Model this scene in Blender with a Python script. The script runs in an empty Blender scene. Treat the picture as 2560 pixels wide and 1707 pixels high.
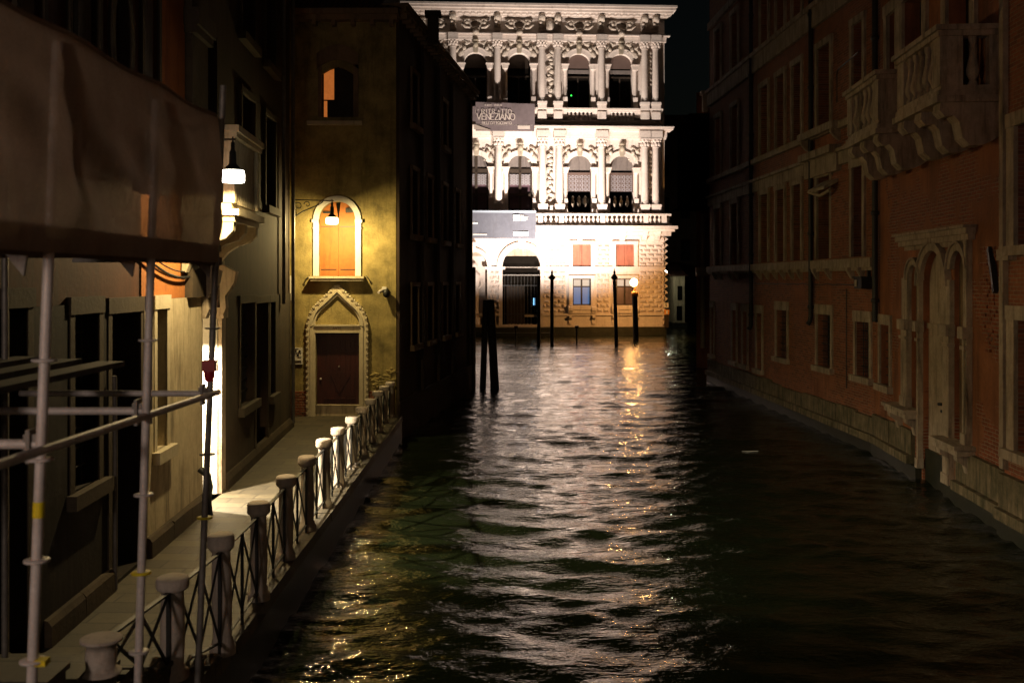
import bpy, math, random
import numpy as np
from mathutils import Matrix, Vector
R = math.radians
PI = math.pi
random.seed(7)
scene = bpy.context.scene
COL = scene.collection

# ------------------------------------------------------------------ camera, sky, moon, exposure
F, CX, HY, EYE = 2489.0, 1280.0, 700.0, 4.6       # focal length / centre / horizon in photo pixels, eye height
cam_d = bpy.data.cameras.new('camera')
cam = bpy.data.objects.new('camera', cam_d)
COL.objects.link(cam)
cam.location = (0, 0, EYE)
cam.rotation_euler = (R(90), 0, 0)
cam_d.sensor_width = 36.0
cam_d.lens = F / 2560 * 36.0
cam_d.shift_y = (HY - 853.5) / 2560
cam_d.clip_start = 0.1
cam_d.clip_end = 1000
cam_d.dof.use_dof = True
cam_d.dof.focus_distance = 24.0
cam_d.dof.aperture_fstop = 2.2
scene.camera = cam

world = bpy.data.worlds.new('World')
scene.world = world
world.use_nodes = True
wn, wl = world.node_tree.nodes, world.node_tree.links
bg = wn['Background']
sky = wn.new('ShaderNodeTexSky')
sky.sky_type = 'NISHITA'
sky.sun_disc = False
sky.sun_elevation = R(4)
sky.sun_rotation = R(200)
wl.new(sky.outputs[0], bg.inputs[0])
bg.inputs[1].default_value = 0.0008

sd = bpy.data.lights.new('moon', 'SUN')
sd.energy = 0.010
sd.angle = R(20)
sd.color = (1.0, 0.72, 0.45)
moon = bpy.data.objects.new('moon', sd)
moon.rotation_euler = (R(52), 0, R(28))
COL.objects.link(moon)

vs = scene.view_settings
vs.view_transform = 'Standard'
vs.look = 'None'
vs.exposure = 0.0
vs.gamma = 1.0
vs.use_curve_mapping = False
scene.render.engine = 'CYCLES'
scene.cycles.use_denoising = True
scene.cycles.max_bounces = 6
scene.cycles.glossy_bounces = 4
scene.cycles.transparent_max_bounces = 12
scene.cycles.sample_clamp_indirect = 4.0
scene.cycles.caustics_reflective = False
scene.cycles.caustics_refractive = False

# ------------------------------------------------------------------ materials
def nt(name):
    m = bpy.data.materials.new(name)
    m.use_nodes = True
    t = m.node_tree
    return m, t.nodes, t.links, t.nodes['Principled BSDF']

def coords(n, l, scale=(1, 1, 1), swz=False):
    tc = n.new('ShaderNodeTexCoord')
    out = tc.outputs['Object']
    if swz:
        s = n.new('ShaderNodeSeparateXYZ'); c = n.new('ShaderNodeCombineXYZ')
        l.new(out, s.inputs[0]); l.new(s.outputs[0], c.inputs[0]); l.new(s.outputs[2], c.inputs[1]); l.new(s.outputs[1], c.inputs[2])
        out = c.outputs[0]
    mp = n.new('ShaderNodeMapping')
    mp.inputs['Scale'].default_value = scale
    l.new(out, mp.inputs[0])
    return mp.outputs[0]

def noise(n, l, vec, scale, detail=5, rough=.6):
    t = n.new('ShaderNodeTexNoise')
    t.inputs['Scale'].default_value = scale
    t.inputs['Detail'].default_value = detail
    t.inputs['Roughness'].default_value = rough
    l.new(vec, t.inputs['Vector'])
    return t.outputs['Fac']

def ramp(n, l, fac, a, b, ca=(0, 0, 0, 1), cb=(1, 1, 1, 1)):
    r = n.new('ShaderNodeValToRGB')
    r.color_ramp.elements[0].position = a; r.color_ramp.elements[1].position = b
    r.color_ramp.elements[0].color = ca; r.color_ramp.elements[1].color = cb
    l.new(fac, r.inputs[0])
    return r.outputs[0]

def mix(n, l, fac, a, b, mode='MIX'):
    m = n.new('ShaderNodeMixRGB'); m.blend_type = mode
    for i, v in ((0, fac), (1, a), (2, b)):
        if hasattr(v, 'links'): l.new(v, m.inputs[i])
        elif isinstance(v, (int, float)): m.inputs[i].default_value = v
        else: m.inputs[i].default_value = tuple(v) + (1,) if len(v) == 3 else v
    return m.outputs[0]

def surf(name, base, alt=None, stain=None, rough=.85, patch=1.2, grain=30, streak=True, bump=.25, bumpd=.02, metal=0,
         spec=.3, stain_amt=(.5, .75), brick=None, brick_mask=None, courses=None):
    """plaster / stone / wood: blotches, vertical weather streaks and grain; optional bricks showing through"""
    m, n, l, p = nt(name)
    alt = alt or tuple(c * .7 for c in base)
    v = coords(n, l)
    f1 = ramp(n, l, noise(n, l, v, patch, 6, .65), .35, .68)
    col = mix(n, l, f1, base, alt)
    if streak:
        vst = coords(n, l, (1, 1, .12))
        f2 = ramp(n, l, noise(n, l, vst, patch * 3.2, 5, .7), stain_amt[0], stain_amt[1])
        col = mix(n, l, f2, col, stain or tuple(c * .45 for c in base))
    g = noise(n, l, v, grain, 4, .7)
    col = mix(n, l, .35, col, ramp(n, l, g, .3, .7, (.45, .45, .45, 1), (1.0, 1.0, 1.0, 1)), 'MULTIPLY')
    hb = g
    if brick:
        vb = coords(n, l, (1, 1, 1), True)
        bt = n.new('ShaderNodeTexBrick')
        bt.inputs['Scale'].default_value = 1.0
        bt.inputs['Brick Width'].default_value = brick.get('w', .26)
        bt.inputs['Row Height'].default_value = brick.get('h', .075)
        bt.inputs['Mortar Size'].default_value = brick.get('m', .008)
        bt.inputs['Color1'].default_value = (*brick['c1'], 1); bt.inputs['Color2'].default_value = (*brick['c2'], 1)
        bt.inputs['Mortar'].default_value = (*brick['mc'], 1)
        # slightly uneven courses
        ad = n.new('ShaderNodeMixRGB'); ad.blend_type = 'ADD'; ad.inputs[0].default_value = .03
        nn = n.new('ShaderNodeTexNoise'); nn.inputs['Scale'].default_value = 2.5
        l.new(vb, nn.inputs['Vector']); l.new(vb, ad.inputs[1]); l.new(nn.outputs['Color'], ad.inputs[2])
        l.new(ad.outputs[0], bt.inputs['Vector'])
        bc = mix(n, l, .5, bt.outputs['Color'], ramp(n, l, noise(n, l, v, 9, 5), .3, .7, (.35, .35, .35, 1), (1.1, 1.1, 1.1, 1)), 'MULTIPLY')
        if brick_mask:
            bm = ramp(n, l, noise(n, l, v, brick_mask[2] if len(brick_mask) > 2 else .55, 6, .7), brick_mask[0], brick_mask[1])
            col = mix(n, l, bm, col, bc)
            hb = mix(n, l, bm, g, ramp(n, l, bt.outputs['Fac'], 0, 1, (.7, .7, .7, 1), (.1, .1, .1, 1)))
        else:
            col = mix(n, l, brick.get('amt', 1.0), col, bc)
            hb = mix(n, l, .5, g, ramp(n, l, bt.outputs['Fac'], 0, 1, (1, 1, 1, 1), (0, 0, 0, 1)))
    l.new(col, p.inputs['Base Color'])
    p.inputs['Roughness'].default_value = rough
    p.inputs['Metallic'].default_value = metal
    p.inputs['Specular IOR Level'].default_value = spec
    b = n.new('ShaderNodeBump'); b.inputs['Strength'].default_value = bump; b.inputs['Distance'].default_value = bumpd
    l.new(hb, b.inputs['Height']); l.new(b.outputs[0], p.inputs['Normal'])
    return m

def emis(name, color, strength):
    m, n, l, p = nt(name)
    p.inputs['Base Color'].default_value = (.05, .045, .04, 1)
    v = coords(n, l)
    c = mix(n, l, ramp(n, l, noise(n, l, v, 14, 3), .3, .7), color, tuple(x * .8 for x in color))
    l.new(c, p.inputs['Emission Color'])
    p.inputs['Emission Strength'].default_value = strength
    return m

BR = dict(c1=(.34, .10, .045), c2=(.22, .07, .035), mc=(.36, .27, .19))
M = {}
M['istria'] = surf('istrian_stone', (.70, .62, .56), (.58, .5, .45), (.3, .25, .21), patch=.7, grain=8, bump=.35, bumpd=.05, stain_amt=(.56, .8))
M['istria_dark'] = surf('weathered_istrian_stone', (.42, .36, .28), (.3, .25, .19), (.12, .1, .07), patch=1.0, grain=14, bump=.4, bumpd=.03)
M['carving'] = surf('carved_stone', (.66, .58, .50), (.42, .35, .28), (.2, .16, .13), patch=3.0, grain=6, bump=.9, bumpd=.12)
M['algae'] = surf('algae_covered_stone', (.035, .035, .02), (.015, .018, .01), rough=.5, spec=.5, patch=3)
M['ochre'] = surf('ochre_plaster', (.44, .345, .13), (.14, .112, .042), (.08, .066, .028), patch=1.3, grain=18, bump=.5, bumpd=.03, stain_amt=(.52, .82))
M['orange'] = surf('orange_plaster', (.46, .17, .04), (.36, .12, .03), (.16, .06, .025), patch=.9, grain=14, bump=.35,
                   brick=BR, brick_mask=(.60, .63, .5))
M['orange_shaded'] = surf('shaded_orange_plaster', (.10, .033, .012), (.06, .02, .009), (.03, .012, .007), patch=.9, grain=14)  # shaded copy of the orange plaster, the shade is in its colour
M['orange_r'] = surf('faded_orange_plaster', (.47, .185, .082), (.26, .10, .048), (.12, .055, .03), patch=.6, grain=12, bump=.6, stain_amt=(.42, .78),
                     brick=BR, brick_mask=(.525, .56, .42))
M['brownwall'] = surf('old_brick_and_plaster', (.45, .18, .095), (.26, .105, .055), (.09, .045, .025), patch=.8, grain=10, bump=.6, bumpd=.03,
                      brick=dict(c1=(.40, .135, .065), c2=(.22, .08, .045), mc=(.34, .25, .17)), brick_mask=(.38, .5, .5))
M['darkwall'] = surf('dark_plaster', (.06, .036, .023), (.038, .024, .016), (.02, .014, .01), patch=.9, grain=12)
M['greywall'] = surf('grey_brown_plaster', (.30, .20, .11), (.2, .135, .08), (.09, .065, .04), patch=1.0, grain=14, bump=.4)
M['brick'] = surf('red_brick', (.22, .08, .04), brick=BR, bump=.8, bumpd=.03)
M['cladding'] = surf('pale_stone_cladding', (.62, .52, .34), (.48, .39, .25), (.2, .16, .1), patch=1.4, grain=10, stain_amt=(.5, .7),
                     brick=dict(c1=(.95, .93, .9), c2=(.8, .78, .74), mc=(.2, .18, .15), w=1.7, h=.95, m=.008, amt=.0), bump=.3)
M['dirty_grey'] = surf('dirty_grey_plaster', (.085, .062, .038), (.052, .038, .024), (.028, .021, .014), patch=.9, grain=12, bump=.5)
M['dark_stone'] = surf('dark_lower_stone', (.028, .021, .015), (.018, .014, .01), (.05, .04, .03), patch=1.2, grain=10)  # much darker than the cladding on the rest of the lower wall
M['frame_stone'] = surf('dressed_stone', (.6, .52, .36), (.5, .43, .3), (.25, .2, .13), patch=2, grain=16, stain_amt=(.55, .8), bump=.35)
M['frame_shaded'] = surf('shaded_dressed_stone', (.085, .065, .042), (.06, .045, .03), (.06, .045, .03), patch=2, grain=14, bump=.4)  # dressed stone with the shade of the dim walls put into its colour
M['tide_stone'] = surf('tide_stained_stone', (.34, .26, .165), (.13, .115, .06), (.05, .05, .025), patch=2.6, grain=9, bump=.8, bumpd=.04, stain_amt=(.4, .7))
M['frame_stone_r'] = surf('old_dressed_stone', (.56, .45, .34), (.36, .29, .21), (.12, .09, .06), patch=2, grain=14, stain_amt=(.48, .75), bump=.5, bumpd=.03)
M['shutter_orange'] = surf('orange_painted_boards', (.43, .145, .03), (.36, .12, .026), streak=True, patch=1.2, grain=9, rough=.6, bump=.15)
M['door_red'] = surf('dark_red_wood', (.05, .010, .008), (.03, .007, .006), patch=2, rough=.5, bump=.3)
M['wood_dark'] = surf('dark_wood', (.045, .03, .02), (.025, .018, .012), patch=3, rough=.7)
M['plank'] = surf('scaffold_plank', (.24, .17, .11), (.16, .11, .075), streak=False, patch=3, grain=16)
M['wood_pile'] = surf('wet_oak_pile', (.03, .022, .016), (.016, .012, .009), patch=4, rough=.6, bump=.8, bumpd=.05)
M['shutter_brown'] = surf('brown_shutter', (.36, .13, .08), (.3, .105, .065), patch=1, grain=6, rough=.7)
M['iron'] = surf('black_iron', (.02, .02, .02), (.012, .012, .012), streak=False, patch=6, rough=.5, spec=.5)
M['galv'] = surf('galvanised_steel', (.68, .62, .6), (.5, .46, .44), (.4, .3, .24), patch=7, grain=50, rough=.5, metal=.1, bump=.2, bumpd=.004, stain_amt=(.58, .7))
M['galv_dark'] = surf('dull_steel', (.26, .24, .22), (.17, .155, .14), patch=7, grain=40, rough=.55, metal=.4, bump=.2, bumpd=.004)
M['yellow'] = surf('yellow_tape', (.75, .6, .02), (.6, .48, .02), streak=False, patch=8, rough=.6, bump=.1)
M['red'] = surf('red_plastic', (.4, .015, .02), (.3, .012, .015), streak=False, patch=8, rough=.4, bump=.1)
M['bollard'] = surf('bollard_stone', (.62, .54, .47), (.5, .43, .37), (.27, .22, .17), patch=3, grain=35, bump=.6, bumpd=.012, stain_amt=(.5, .8))
M['glass_dark'] = surf('dark_glass', (.012, .012, .014), (.006, .006, .008), streak=False, patch=2, rough=.08, spec=.6, bump=.02)
M['void'] = surf('unlit_room', (.012, .01, .008), (.006, .005, .004), streak=False, rough=1, spec=0)
M['curtain'] = surf('grey_blind', (.17, .145, .135), (.14, .12, .11), streak=True, patch=1, grain=5, rough=.9, bump=.1)
M['curtain2'] = surf('mauve_glass_blind', (.115, .07, .085), (.09, .055, .065), streak=True, patch=1, grain=4, rough=.4, bump=.1)
M['lattice'] = surf('pale_lattice', (.27, .26, .28), (.22, .21, .23), streak=False, patch=3, rough=.7)
M['brownblind'] = surf('brown_blind', (.12, .082, .07), (.1, .065, .055), streak=False, patch=1, grain=4, rough=.9)
M['blueglass'] = emis('blue_lit_glass', (.09, .17, .34), 0.9)
M['whiteglass'] = emis('lit_white_pane', (.75, .6, .45), 0.85)
M['roomglow'] = emis('lit_room', (.42, .115, .022), 1.0)
M['lampglass'] = emis('lamp_glass', (1.0, .80, .42), 13.0)
M['lampglass2'] = emis('white_lamp_glass', (1.0, .93, .75), 14.0)
M['lampamber'] = emis('amber_lamp_glass', (1.0, .55, .18), 30.0)
M['bluelamp'] = emis('blue_display', (.25, .6, 1.0), 2.2)
M['paint_white'] = surf('white_enamel', (.75, .72, .66), (.68, .65, .6), streak=False, patch=5, rough=.5, bump=.05)
M['alley_white'] = surf('limewashed_wall', (.78, .74, .66), (.7, .66, .58), (.5, .46, .4), patch=2, grain=12, bump=.5, stain_amt=(.6, .8))
M['ink'] = surf('black_ink', (.02, .018, .015), streak=False, rough=.7)
M['roof'] = surf('terracotta_roof', (.14, .06, .035), (.08, .035, .025), brick=dict(c1=(.2, .08, .05), c2=(.1, .05, .03), mc=(.02, .01, .01), w=.18, h=.35, m=.02), bump=1)
M['banner'] = surf('grey_mauve_banner', (.165, .13, .135), (.14, .11, .115), streak=True, patch=.6, grain=3, rough=.8, bump=.1, stain=(.12, .1, .1))
M['banner2'] = surf('blue_grey_banner', (.105, .11, .135), (.09, .095, .12), streak=True, patch=.6, grain=3, rough=.8, bump=.1, stain=(.085, .085, .1))
M['banner_txt'] = surf('pale_print', (.56, .48, .43), (.5, .43, .38), streak=False, rough=.8)
M['banner_light'] = surf('sheer_banner_hem', (.4, .33, .28), (.34, .28, .24), streak=False, rough=.8)
M['orange_sign'] = surf('orange_sign', (.75, .3, .04), (.7, .26, .03), streak=False, rough=.6)
M['netting'] = None

def paving():
    m, n, l, p = nt('trachyte_paving')
    v = coords(n, l)
    bt = n.new('ShaderNodeTexBrick')
    bt.inputs['Scale'].default_value = 1
    bt.inputs['Brick Width'].default_value = .75; bt.inputs['Row Height'].default_value = .36
    bt.inputs['Mortar Size'].default_value = .013
    mp = n.new('ShaderNodeMapping'); mp.inputs['Rotation'].default_value = (0, 0, R(2))
    l.new(v, mp.inputs[0]); l.new(mp.outputs[0], bt.inputs['Vector'])
    bt.inputs['Color1'].default_value = (.105, .086, .054, 1); bt.inputs['Color2'].default_value = (.06, .05, .034, 1)
    bt.inputs['Mortar'].default_value = (.025, .02, .015, 1)
    g = noise(n, l, v, 22, 6, .7)
    col = mix(n, l, .6, bt.outputs['Color'], ramp(n, l, g, .3, .7, (.5, .5, .5, 1), (1.1, 1.1, 1.1, 1)), 'MULTIPLY')
    col = mix(n, l, ramp(n, l, noise(n, l, v, 1.3, 4), .5, .7), col, (.045, .038, .026))
    l.new(col, p.inputs['Base Color'])
    p.inputs['Roughness'].default_value = .62
    b = n.new('ShaderNodeBump'); b.inputs['Strength'].default_value = .6; b.inputs['Distance'].default_value = .012
    h = mix(n, l, .6, g, ramp(n, l, bt.outputs['Fac'], 0, 1, (1, 1, 1, 1), (0, 0, 0, 1)))
    l.new(h, b.inputs['Height']); l.new(b.outputs[0], p.inputs['Normal'])
    return m
M['paving'] = paving()

def water_mat():
    m, n, l, p = nt('canal_water')
    p.inputs['Base Color'].default_value = (.010, .014, .006, 1)
    p.inputs['Roughness'].default_value = .012
    p.inputs['IOR'].default_value = 1.45
    p.inputs['Specular IOR Level'].default_value = .5
    v = coords(n, l, (.75, 1.6, 1))
    a = noise(n, l, v, 3.0, 4, .55)
    v2 = coords(n, l, (.8, 1.5, 1))
    b2 = noise(n, l, v2, 11.0, 3, .5)
    h = mix(n, l, .22, a, b2)
    b = n.new('ShaderNodeBump'); b.inputs['Strength'].default_value = 1.0; b.inputs['Distance'].default_value = .046
    l.new(h, b.inputs['Height']); l.new(b.outputs[0], p.inputs['Normal'])
    return m
M['water'] = water_mat()

def net_mat():
    m, n, l, p = nt('scaffold_netting')
    v = coords(n, l)
    f = ramp(n, l, noise(n, l, v, 2.2, 4), .3, .7)
    col = mix(n, l, f, (.56, .43, .31), (.40, .30, .21))
    p.inputs['Roughness'].default_value = .8
    l.new(col, p.inputs['Base Color'])
    tr = n.new('ShaderNodeBsdfTranslucent'); l.new(col, tr.inputs[0])
    tp = n.new('ShaderNodeBsdfTransparent')
    m1 = n.new('ShaderNodeMixShader'); m1.inputs[0].default_value = .4
    l.new(p.outputs[0], m1.inputs[1]); l.new(tr.outputs[0], m1.inputs[2])
    m2 = n.new('ShaderNodeMixShader')
    # fine weave: open mesh between threads, with denser and thinner patches
    w = n.new('ShaderNodeTexNoise'); w.inputs['Scale'].default_value = 260; w.inputs['Detail'].default_value = 1
    l.new(v, w.inputs['Vector'])
    wf = ramp(n, l, w.outputs['Fac'], .52, .62)
    mm = n.new('ShaderNodeMath'); mm.operation = 'MULTIPLY'; mm.inputs[1].default_value = .32
    l.new(wf, mm.inputs[0]); l.new(mm.outputs[0], m2.inputs[0])
    l.new(m1.outputs[0], m2.inputs[1]); l.new(tp.outputs[0], m2.inputs[2])
    out = n['Material Output']
    l.new(m2.outputs[0], out.inputs[0])
    b = n.new('ShaderNodeBump'); b.inputs['Strength'].default_value = .9; b.inputs['Distance'].default_value = .05
    l.new(noise(n, l, coords(n, l, (1, 1, .6)), 11, 6, .65), b.inputs['Height']); l.new(b.outputs[0], p.inputs['Normal'])
    return m
M['netting'] = net_mat()

# ------------------------------------------------------------------ mesh builder
class MB:
    def __init__(s): s.v = []; s.f = []; s.sm = []
    def add(s, vs, fs, smooth=False):
        o = len(s.v); s.v += [tuple(x) for x in vs]; s.f += [tuple(i + o for i in f) for f in fs]; s.sm += [smooth] * len(fs)
        return s
    def box(s, x0, x1, y0, y1, z0, z1):
        if x0 > x1: x0, x1 = x1, x0
        if y0 > y1: y0, y1 = y1, y0
        if z0 > z1: z0, z1 = z1, z0
        return s.add([(x0, y0, z0), (x1, y0, z0), (x1, y1, z0), (x0, y1, z0), (x0, y0, z1), (x1, y0, z1), (x1, y1, z1), (x0, y1, z1)],
                     [(0, 3, 2, 1), (4, 5, 6, 7), (0, 1, 5, 4), (1, 2, 6, 5), (2, 3, 7, 6), (3, 0, 4, 7)])
    def frustum(s, x0, x1, z0, z1, y0, y1, inset):
        """block whose outer face (y0, towards the viewer) is smaller than its base at y1"""
        i = inset
        return s.add([(x0, y1, z0), (x1, y1, z0), (x1, y1, z1), (x0, y1, z1), (x0 + i, y0, z0 + i), (x1 - i, y0, z0 + i), (x1 - i, y0, z1 - i), (x0 + i, y0, z1 - i)],
                     [(4, 5, 6, 7), (0, 1, 5, 4), (1, 2, 6, 5), (2, 3, 7, 6), (3, 0, 4, 7)])
    def prism(s, poly, y0, y1):
        """polygon in x,z extruded through depth y0..y1 (polygon anticlockwise seen from -y)"""
        n = len(poly)
        vs = [(x, y0, z) for x, z in poly] + [(x, y1, z) for x, z in poly]
        fs = [tuple(range(n)), tuple(range(2 * n - 1, n - 1, -1))]
        fs += [(i, i + n, (i + 1) % n + n, (i + 1) % n) for i in range(n)]
        return s.add(vs, fs)
    def prismx(s, poly, x0, x1):
        """profile in y,z extruded along x"""
        n = len(poly)
        vs = [(x0, y, z) for y, z in poly] + [(x1, y, z) for y, z in poly]
        fs = [tuple(range(n - 1, -1, -1)), tuple(range(n, 2 * n))]
        fs += [(i, (i + 1) % n, (i + 1) % n + n, i + n) for i in range(n)]
        return s.add(vs, fs)
    def lathe(s, cx, cy, prof, seg=14, smooth=True):
        vs = []; fs = []
        for r, z in prof:
            for k in range(seg):
                a = 2 * PI * k / seg; vs.append((cx + r * math.cos(a), cy + r * math.sin(a), z))
        for j in range(len(prof) - 1):
            for k in range(seg):
                a, b = j * seg + k, j * seg + (k + 1) % seg
                fs.append((a, b, b + seg, a + seg))
        s.add(vs, fs, smooth)
        n = len(prof) - 1
        s.add([vs[k] for k in range(seg)], [tuple(range(seg - 1, -1, -1))]); s.add([vs[n * seg + k] for k in range(seg)], [tuple(range(seg))])
        return s
    def tube(s, pts, r, seg=8, cap=True):
        pts = [Vector(p) for p in pts]; vs = []; fs = []
        rr = r if isinstance(r, (list, tuple)) else [r] * len(pts)
        up = Vector((0, 0, 1))
        for i, p in enumerate(pts):
            d = (pts[min(i + 1, len(pts) - 1)] - pts[max(i - 1, 0)]).normalized()
            a = d.cross(up)
            if a.length < .05: a = d.cross(Vector((1, 0, 0)))
            a.normalize(); b = d.cross(a).normalized()
            for k in range(seg):
                t = 2 * PI * k / seg
                vs.append(p + a * (math.cos(t) * rr[i]) + b * (math.sin(t) * rr[i]))
        for i in range(len(pts) - 1):
            for k in range(seg):
                q, w = i * seg + k, i * seg + (k + 1) % seg
                fs.append((q, q + seg, w + seg, w))
        s.add(vs, fs, True)
        if cap:
            s.add(vs[:seg], [tuple(range(seg))]); s.add(vs[-seg:], [tuple(range(seg - 1, -1, -1))])
        return s
    def bar(s, a, b, w, h):
        """square bar between two points"""
        a = Vector(a); b = Vector(b); d = (b - a).normalized()
        u = Vector((0, 0, 1)); x = d.cross(u)
        if x.length < .05: x = d.cross(Vector((1, 0, 0)))
        x.normalize(); y = x.cross(d).normalized()
        vs = []
        for p in (a, b):
            for sx, sy in ((-1, -1), (1, -1), (1, 1), (-1, 1)): vs.append(p + x * (sx * w / 2) + y * (sy * h / 2))
        return s.add(vs, [(0, 3, 2, 1), (4, 5, 6, 7), (0, 1, 5, 4), (1, 2, 6, 5), (2, 3, 7, 6), (3, 0, 4, 7)])
    def ball(s, c, rx, ry=None, rz=None, seg=8, rings=5, rot=0):
        ry = ry or rx; rz = rz or rx; vs = []; fs = []
        cr, sr = math.cos(rot), math.sin(rot)
        for j in range(rings + 1):
            ph = PI * j / rings
            for k in range(seg):
                t = 2 * PI * k / seg
                x = rx * math.sin(ph) * math.cos(t); y = ry * math.sin(ph) * math.sin(t); z = rz * math.cos(ph)
                vs.append((c[0] + x * cr - z * sr, c[1] + y, c[2] + x * sr + z * cr))
        for j in range(rings):
            for k in range(seg):
                a, b = j * seg + k, j * seg + (k + 1) % seg
                fs.append((a, a + seg, b + seg, b))
        return s.add(vs, fs, True)
    def arch(s, cx, zs, r0, r1, y0, y1, n=20, a0=0, a1=PI, rz=1.0):
        """ring sector (archivolt) between radii r0<r1, y0 (front) .. y1"""
        for i in range(n):
            t0 = a0 + (a1 - a0) * i / n; t1 = a0 + (a1 - a0) * (i + 1) / n
            q = [(cx + r1 * math.cos(t0), zs + rz * r1 * math.sin(t0)), (cx + r1 * math.cos(t1), zs + rz * r1 * math.sin(t1)),
                 (cx + r0 * math.cos(t1), zs + rz * r0 * math.sin(t1)), (cx + r0 * math.cos(t0), zs + rz * r0 * math.sin(t0))]
            vs = [(x, y0, z) for x, z in q] + [(x, y1, z) for x, z in q]
            fs = [(0, 1, 2, 3), (0, 4, 5, 1), (2, 6, 7, 3)]
            if i == 0: fs.append((0, 3, 7, 4))
            if i == n - 1: fs.append((1, 5, 6, 2))
            s.add(vs, fs)
        return s
    def build(s, name, mat, parent=None, loc=None, rot=None):
        me = bpy.data.meshes.new(name)
        me.from_pydata(s.v, [], s.f)
        me.polygons.foreach_set('use_smooth', s.sm)
        me.materials.append(M[mat] if isinstance(mat, str) else mat)
        me.validate(); me.update()
        o = bpy.data.objects.new(name, me)
        COL.objects.link(o)
        if parent is not None: o.parent = parent
        if loc: o.location = loc
        if rot: o.rotation_euler = rot
        return o

def tag(o, label=None, cat=None, group=None, kind=None):
    if label: o['label'] = label
    if cat: o['category'] = cat
    if group: o['group'] = group
    if kind: o['kind'] = kind
    return o

def thing(name, label, cat, loc=(0, 0, 0), rz=0, group=None):
    o = bpy.data.objects.new(name, None); COL.objects.link(o)
    o.empty_display_size = .3
    o.location = loc; o.rotation_euler = (0, 0, rz)
    return tag(o, label, cat, group)

def copy_tree(o, parent=None):
    c = o.copy(); COL.objects.link(c)
    if parent is not None: c.parent = parent
    for ch in list(o.children): copy_tree(ch, c)
    return c

def light(name, kind, loc, energy, color, parent=None, size=.1, spot=None, aim=None, blend=.5):
    d = bpy.data.lights.new(name, kind); d.energy = energy; d.color = color
    d.shadow_soft_size = size
    if kind == 'SPOT':
        d.spot_size = R(spot); d.spot_blend = blend
    o = bpy.data.objects.new(name, d); COL.objects.link(o)
    if parent is not None: o.parent = parent
    o.location = loc
    if aim is not None:
        o.rotation_euler = Vector(aim).to_track_quat('-Z', 'Y').to_euler()
    return o

# a building front: origin at its left end as seen from outside, x to the right, y into the wall, z up
class Front:
    def __init__(s, p0, p1):
        s.p0 = Vector((p0[0], p0[1])); d = Vector((p1[0], p1[1])) - s.p0
        s.L = d.length; s.d = d.normalized(); s.ang = math.atan2(s.d.y, s.d.x)
        s.n = Vector((-s.d.y, s.d.x))          # into the wall
    def u(s, px, out=0.0):
        k = (px - CX) / F; o = s.p0 - s.n * out
        return (k * o.y - o.x) / (s.d.x - k * s.d.y)
    def Y(s, u, out=0.0): return s.p0.y + s.d.y * u - s.n.y * out
    def z(s, px, py, out=0.0): return EYE - (py - HY) * s.Y(s.u(px, out), out) / F
    def thing(s, name, label, cat, group=None): return thing(name, label, cat, (s.p0.x, s.p0.y, 0), s.ang, group)
    def w(s, u, y, z):
        q = s.p0 + s.d * u + s.n * y; return (q.x, q.y, z)

def sheet(mb, u0, u1, z0, z1, holes, depth, y=0.0):
    """wall face with openings (ua, ub, za, zb, arched); reveals run back to depth"""
    xs = sorted(set([u0, u1] + [h[0] for h in holes] + [h[1] for h in holes])); xs = [x for x in xs if u0 <= x <= u1]
    zs = sorted(set([z0, z1] + [h[2] for h in holes] + [h[3] for h in holes])); zs = [z for z in zs if z0 <= z <= z1]
    for i in range(len(xs) - 1):
        for j in range(len(zs) - 1):
            cx, cz = (xs[i] + xs[i + 1]) / 2, (zs[j] + zs[j + 1]) / 2
            if any(h[0] < cx < h[1] and h[2] < cz < h[3] for h in holes): continue
            mb.add([(xs[i], y, zs[j]), (xs[i + 1], y, zs[j]), (xs[i + 1], y, zs[j + 1]), (xs[i], y, zs[j + 1])], [(0, 1, 2, 3)])
    for h in holes:
        a, b, c, d = h[:4]; arched = len(h) > 4 and h[4]
        top = d
        if arched:
            r = (b - a) / 2; m = (a + b) / 2; sp = d - r; top = sp; n = 14
            pts = [(m + r * math.cos(PI * k / n), sp + r * math.sin(PI * k / n)) for k in range(n + 1)]
            for k in range(n):
                (xa, za), (xb, zb) = pts[k], pts[k + 1]
                mb.add([(xa, y, za), (xb, y, zb), (xb, y + depth, zb), (xa, y + depth, za)], [(0, 1, 2, 3)])
                mb.add([(xa, y, za), (xa, y, d), (xb, y, d), (xb, y, zb)], [(0, 1, 2, 3)])
        else:
            mb.add([(a, y, d), (b, y, d), (b, y + depth, d), (a, y + depth, d)], [(3, 2, 1, 0)])
        mb.add([(a, y, c), (a, y + depth, c), (a, y + depth, top), (a, y, top)], [(0, 1, 2, 3)])
        mb.add([(b, y, c), (b, y + depth, c), (b, y + depth, top), (b, y, top)], [(3, 2, 1, 0)])
        mb.add([(a, y, c), (b, y, c), (b, y + depth, c), (a, y + depth, c)], [(0, 1, 2, 3)])

def house(fr, name, label, mat, H, depth, holes, rev=.35, z0=-1.2, cat='building', endcaps=True, u0=0.0, u1=None):
    root = fr.thing(name, label, cat)
    u1 = fr.L if u1 is None else u1
    mb = MB(); sheet(mb, u0, u1, z0, H, holes, rev)
    mb.add([(u0, 0, z0), (u0, rev, z0), (u0, rev, H), (u0, 0, H)], [(0, 1, 2, 3)])
    mb.add([(u1, 0, z0), (u1, rev, z0), (u1, rev, H), (u1, 0, H)], [(3, 2, 1, 0)])
    mb.build('wall', mat, root)
    MB().box(u0, u1, rev, depth, z0, H).build('body', mat, root)
    return root

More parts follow.
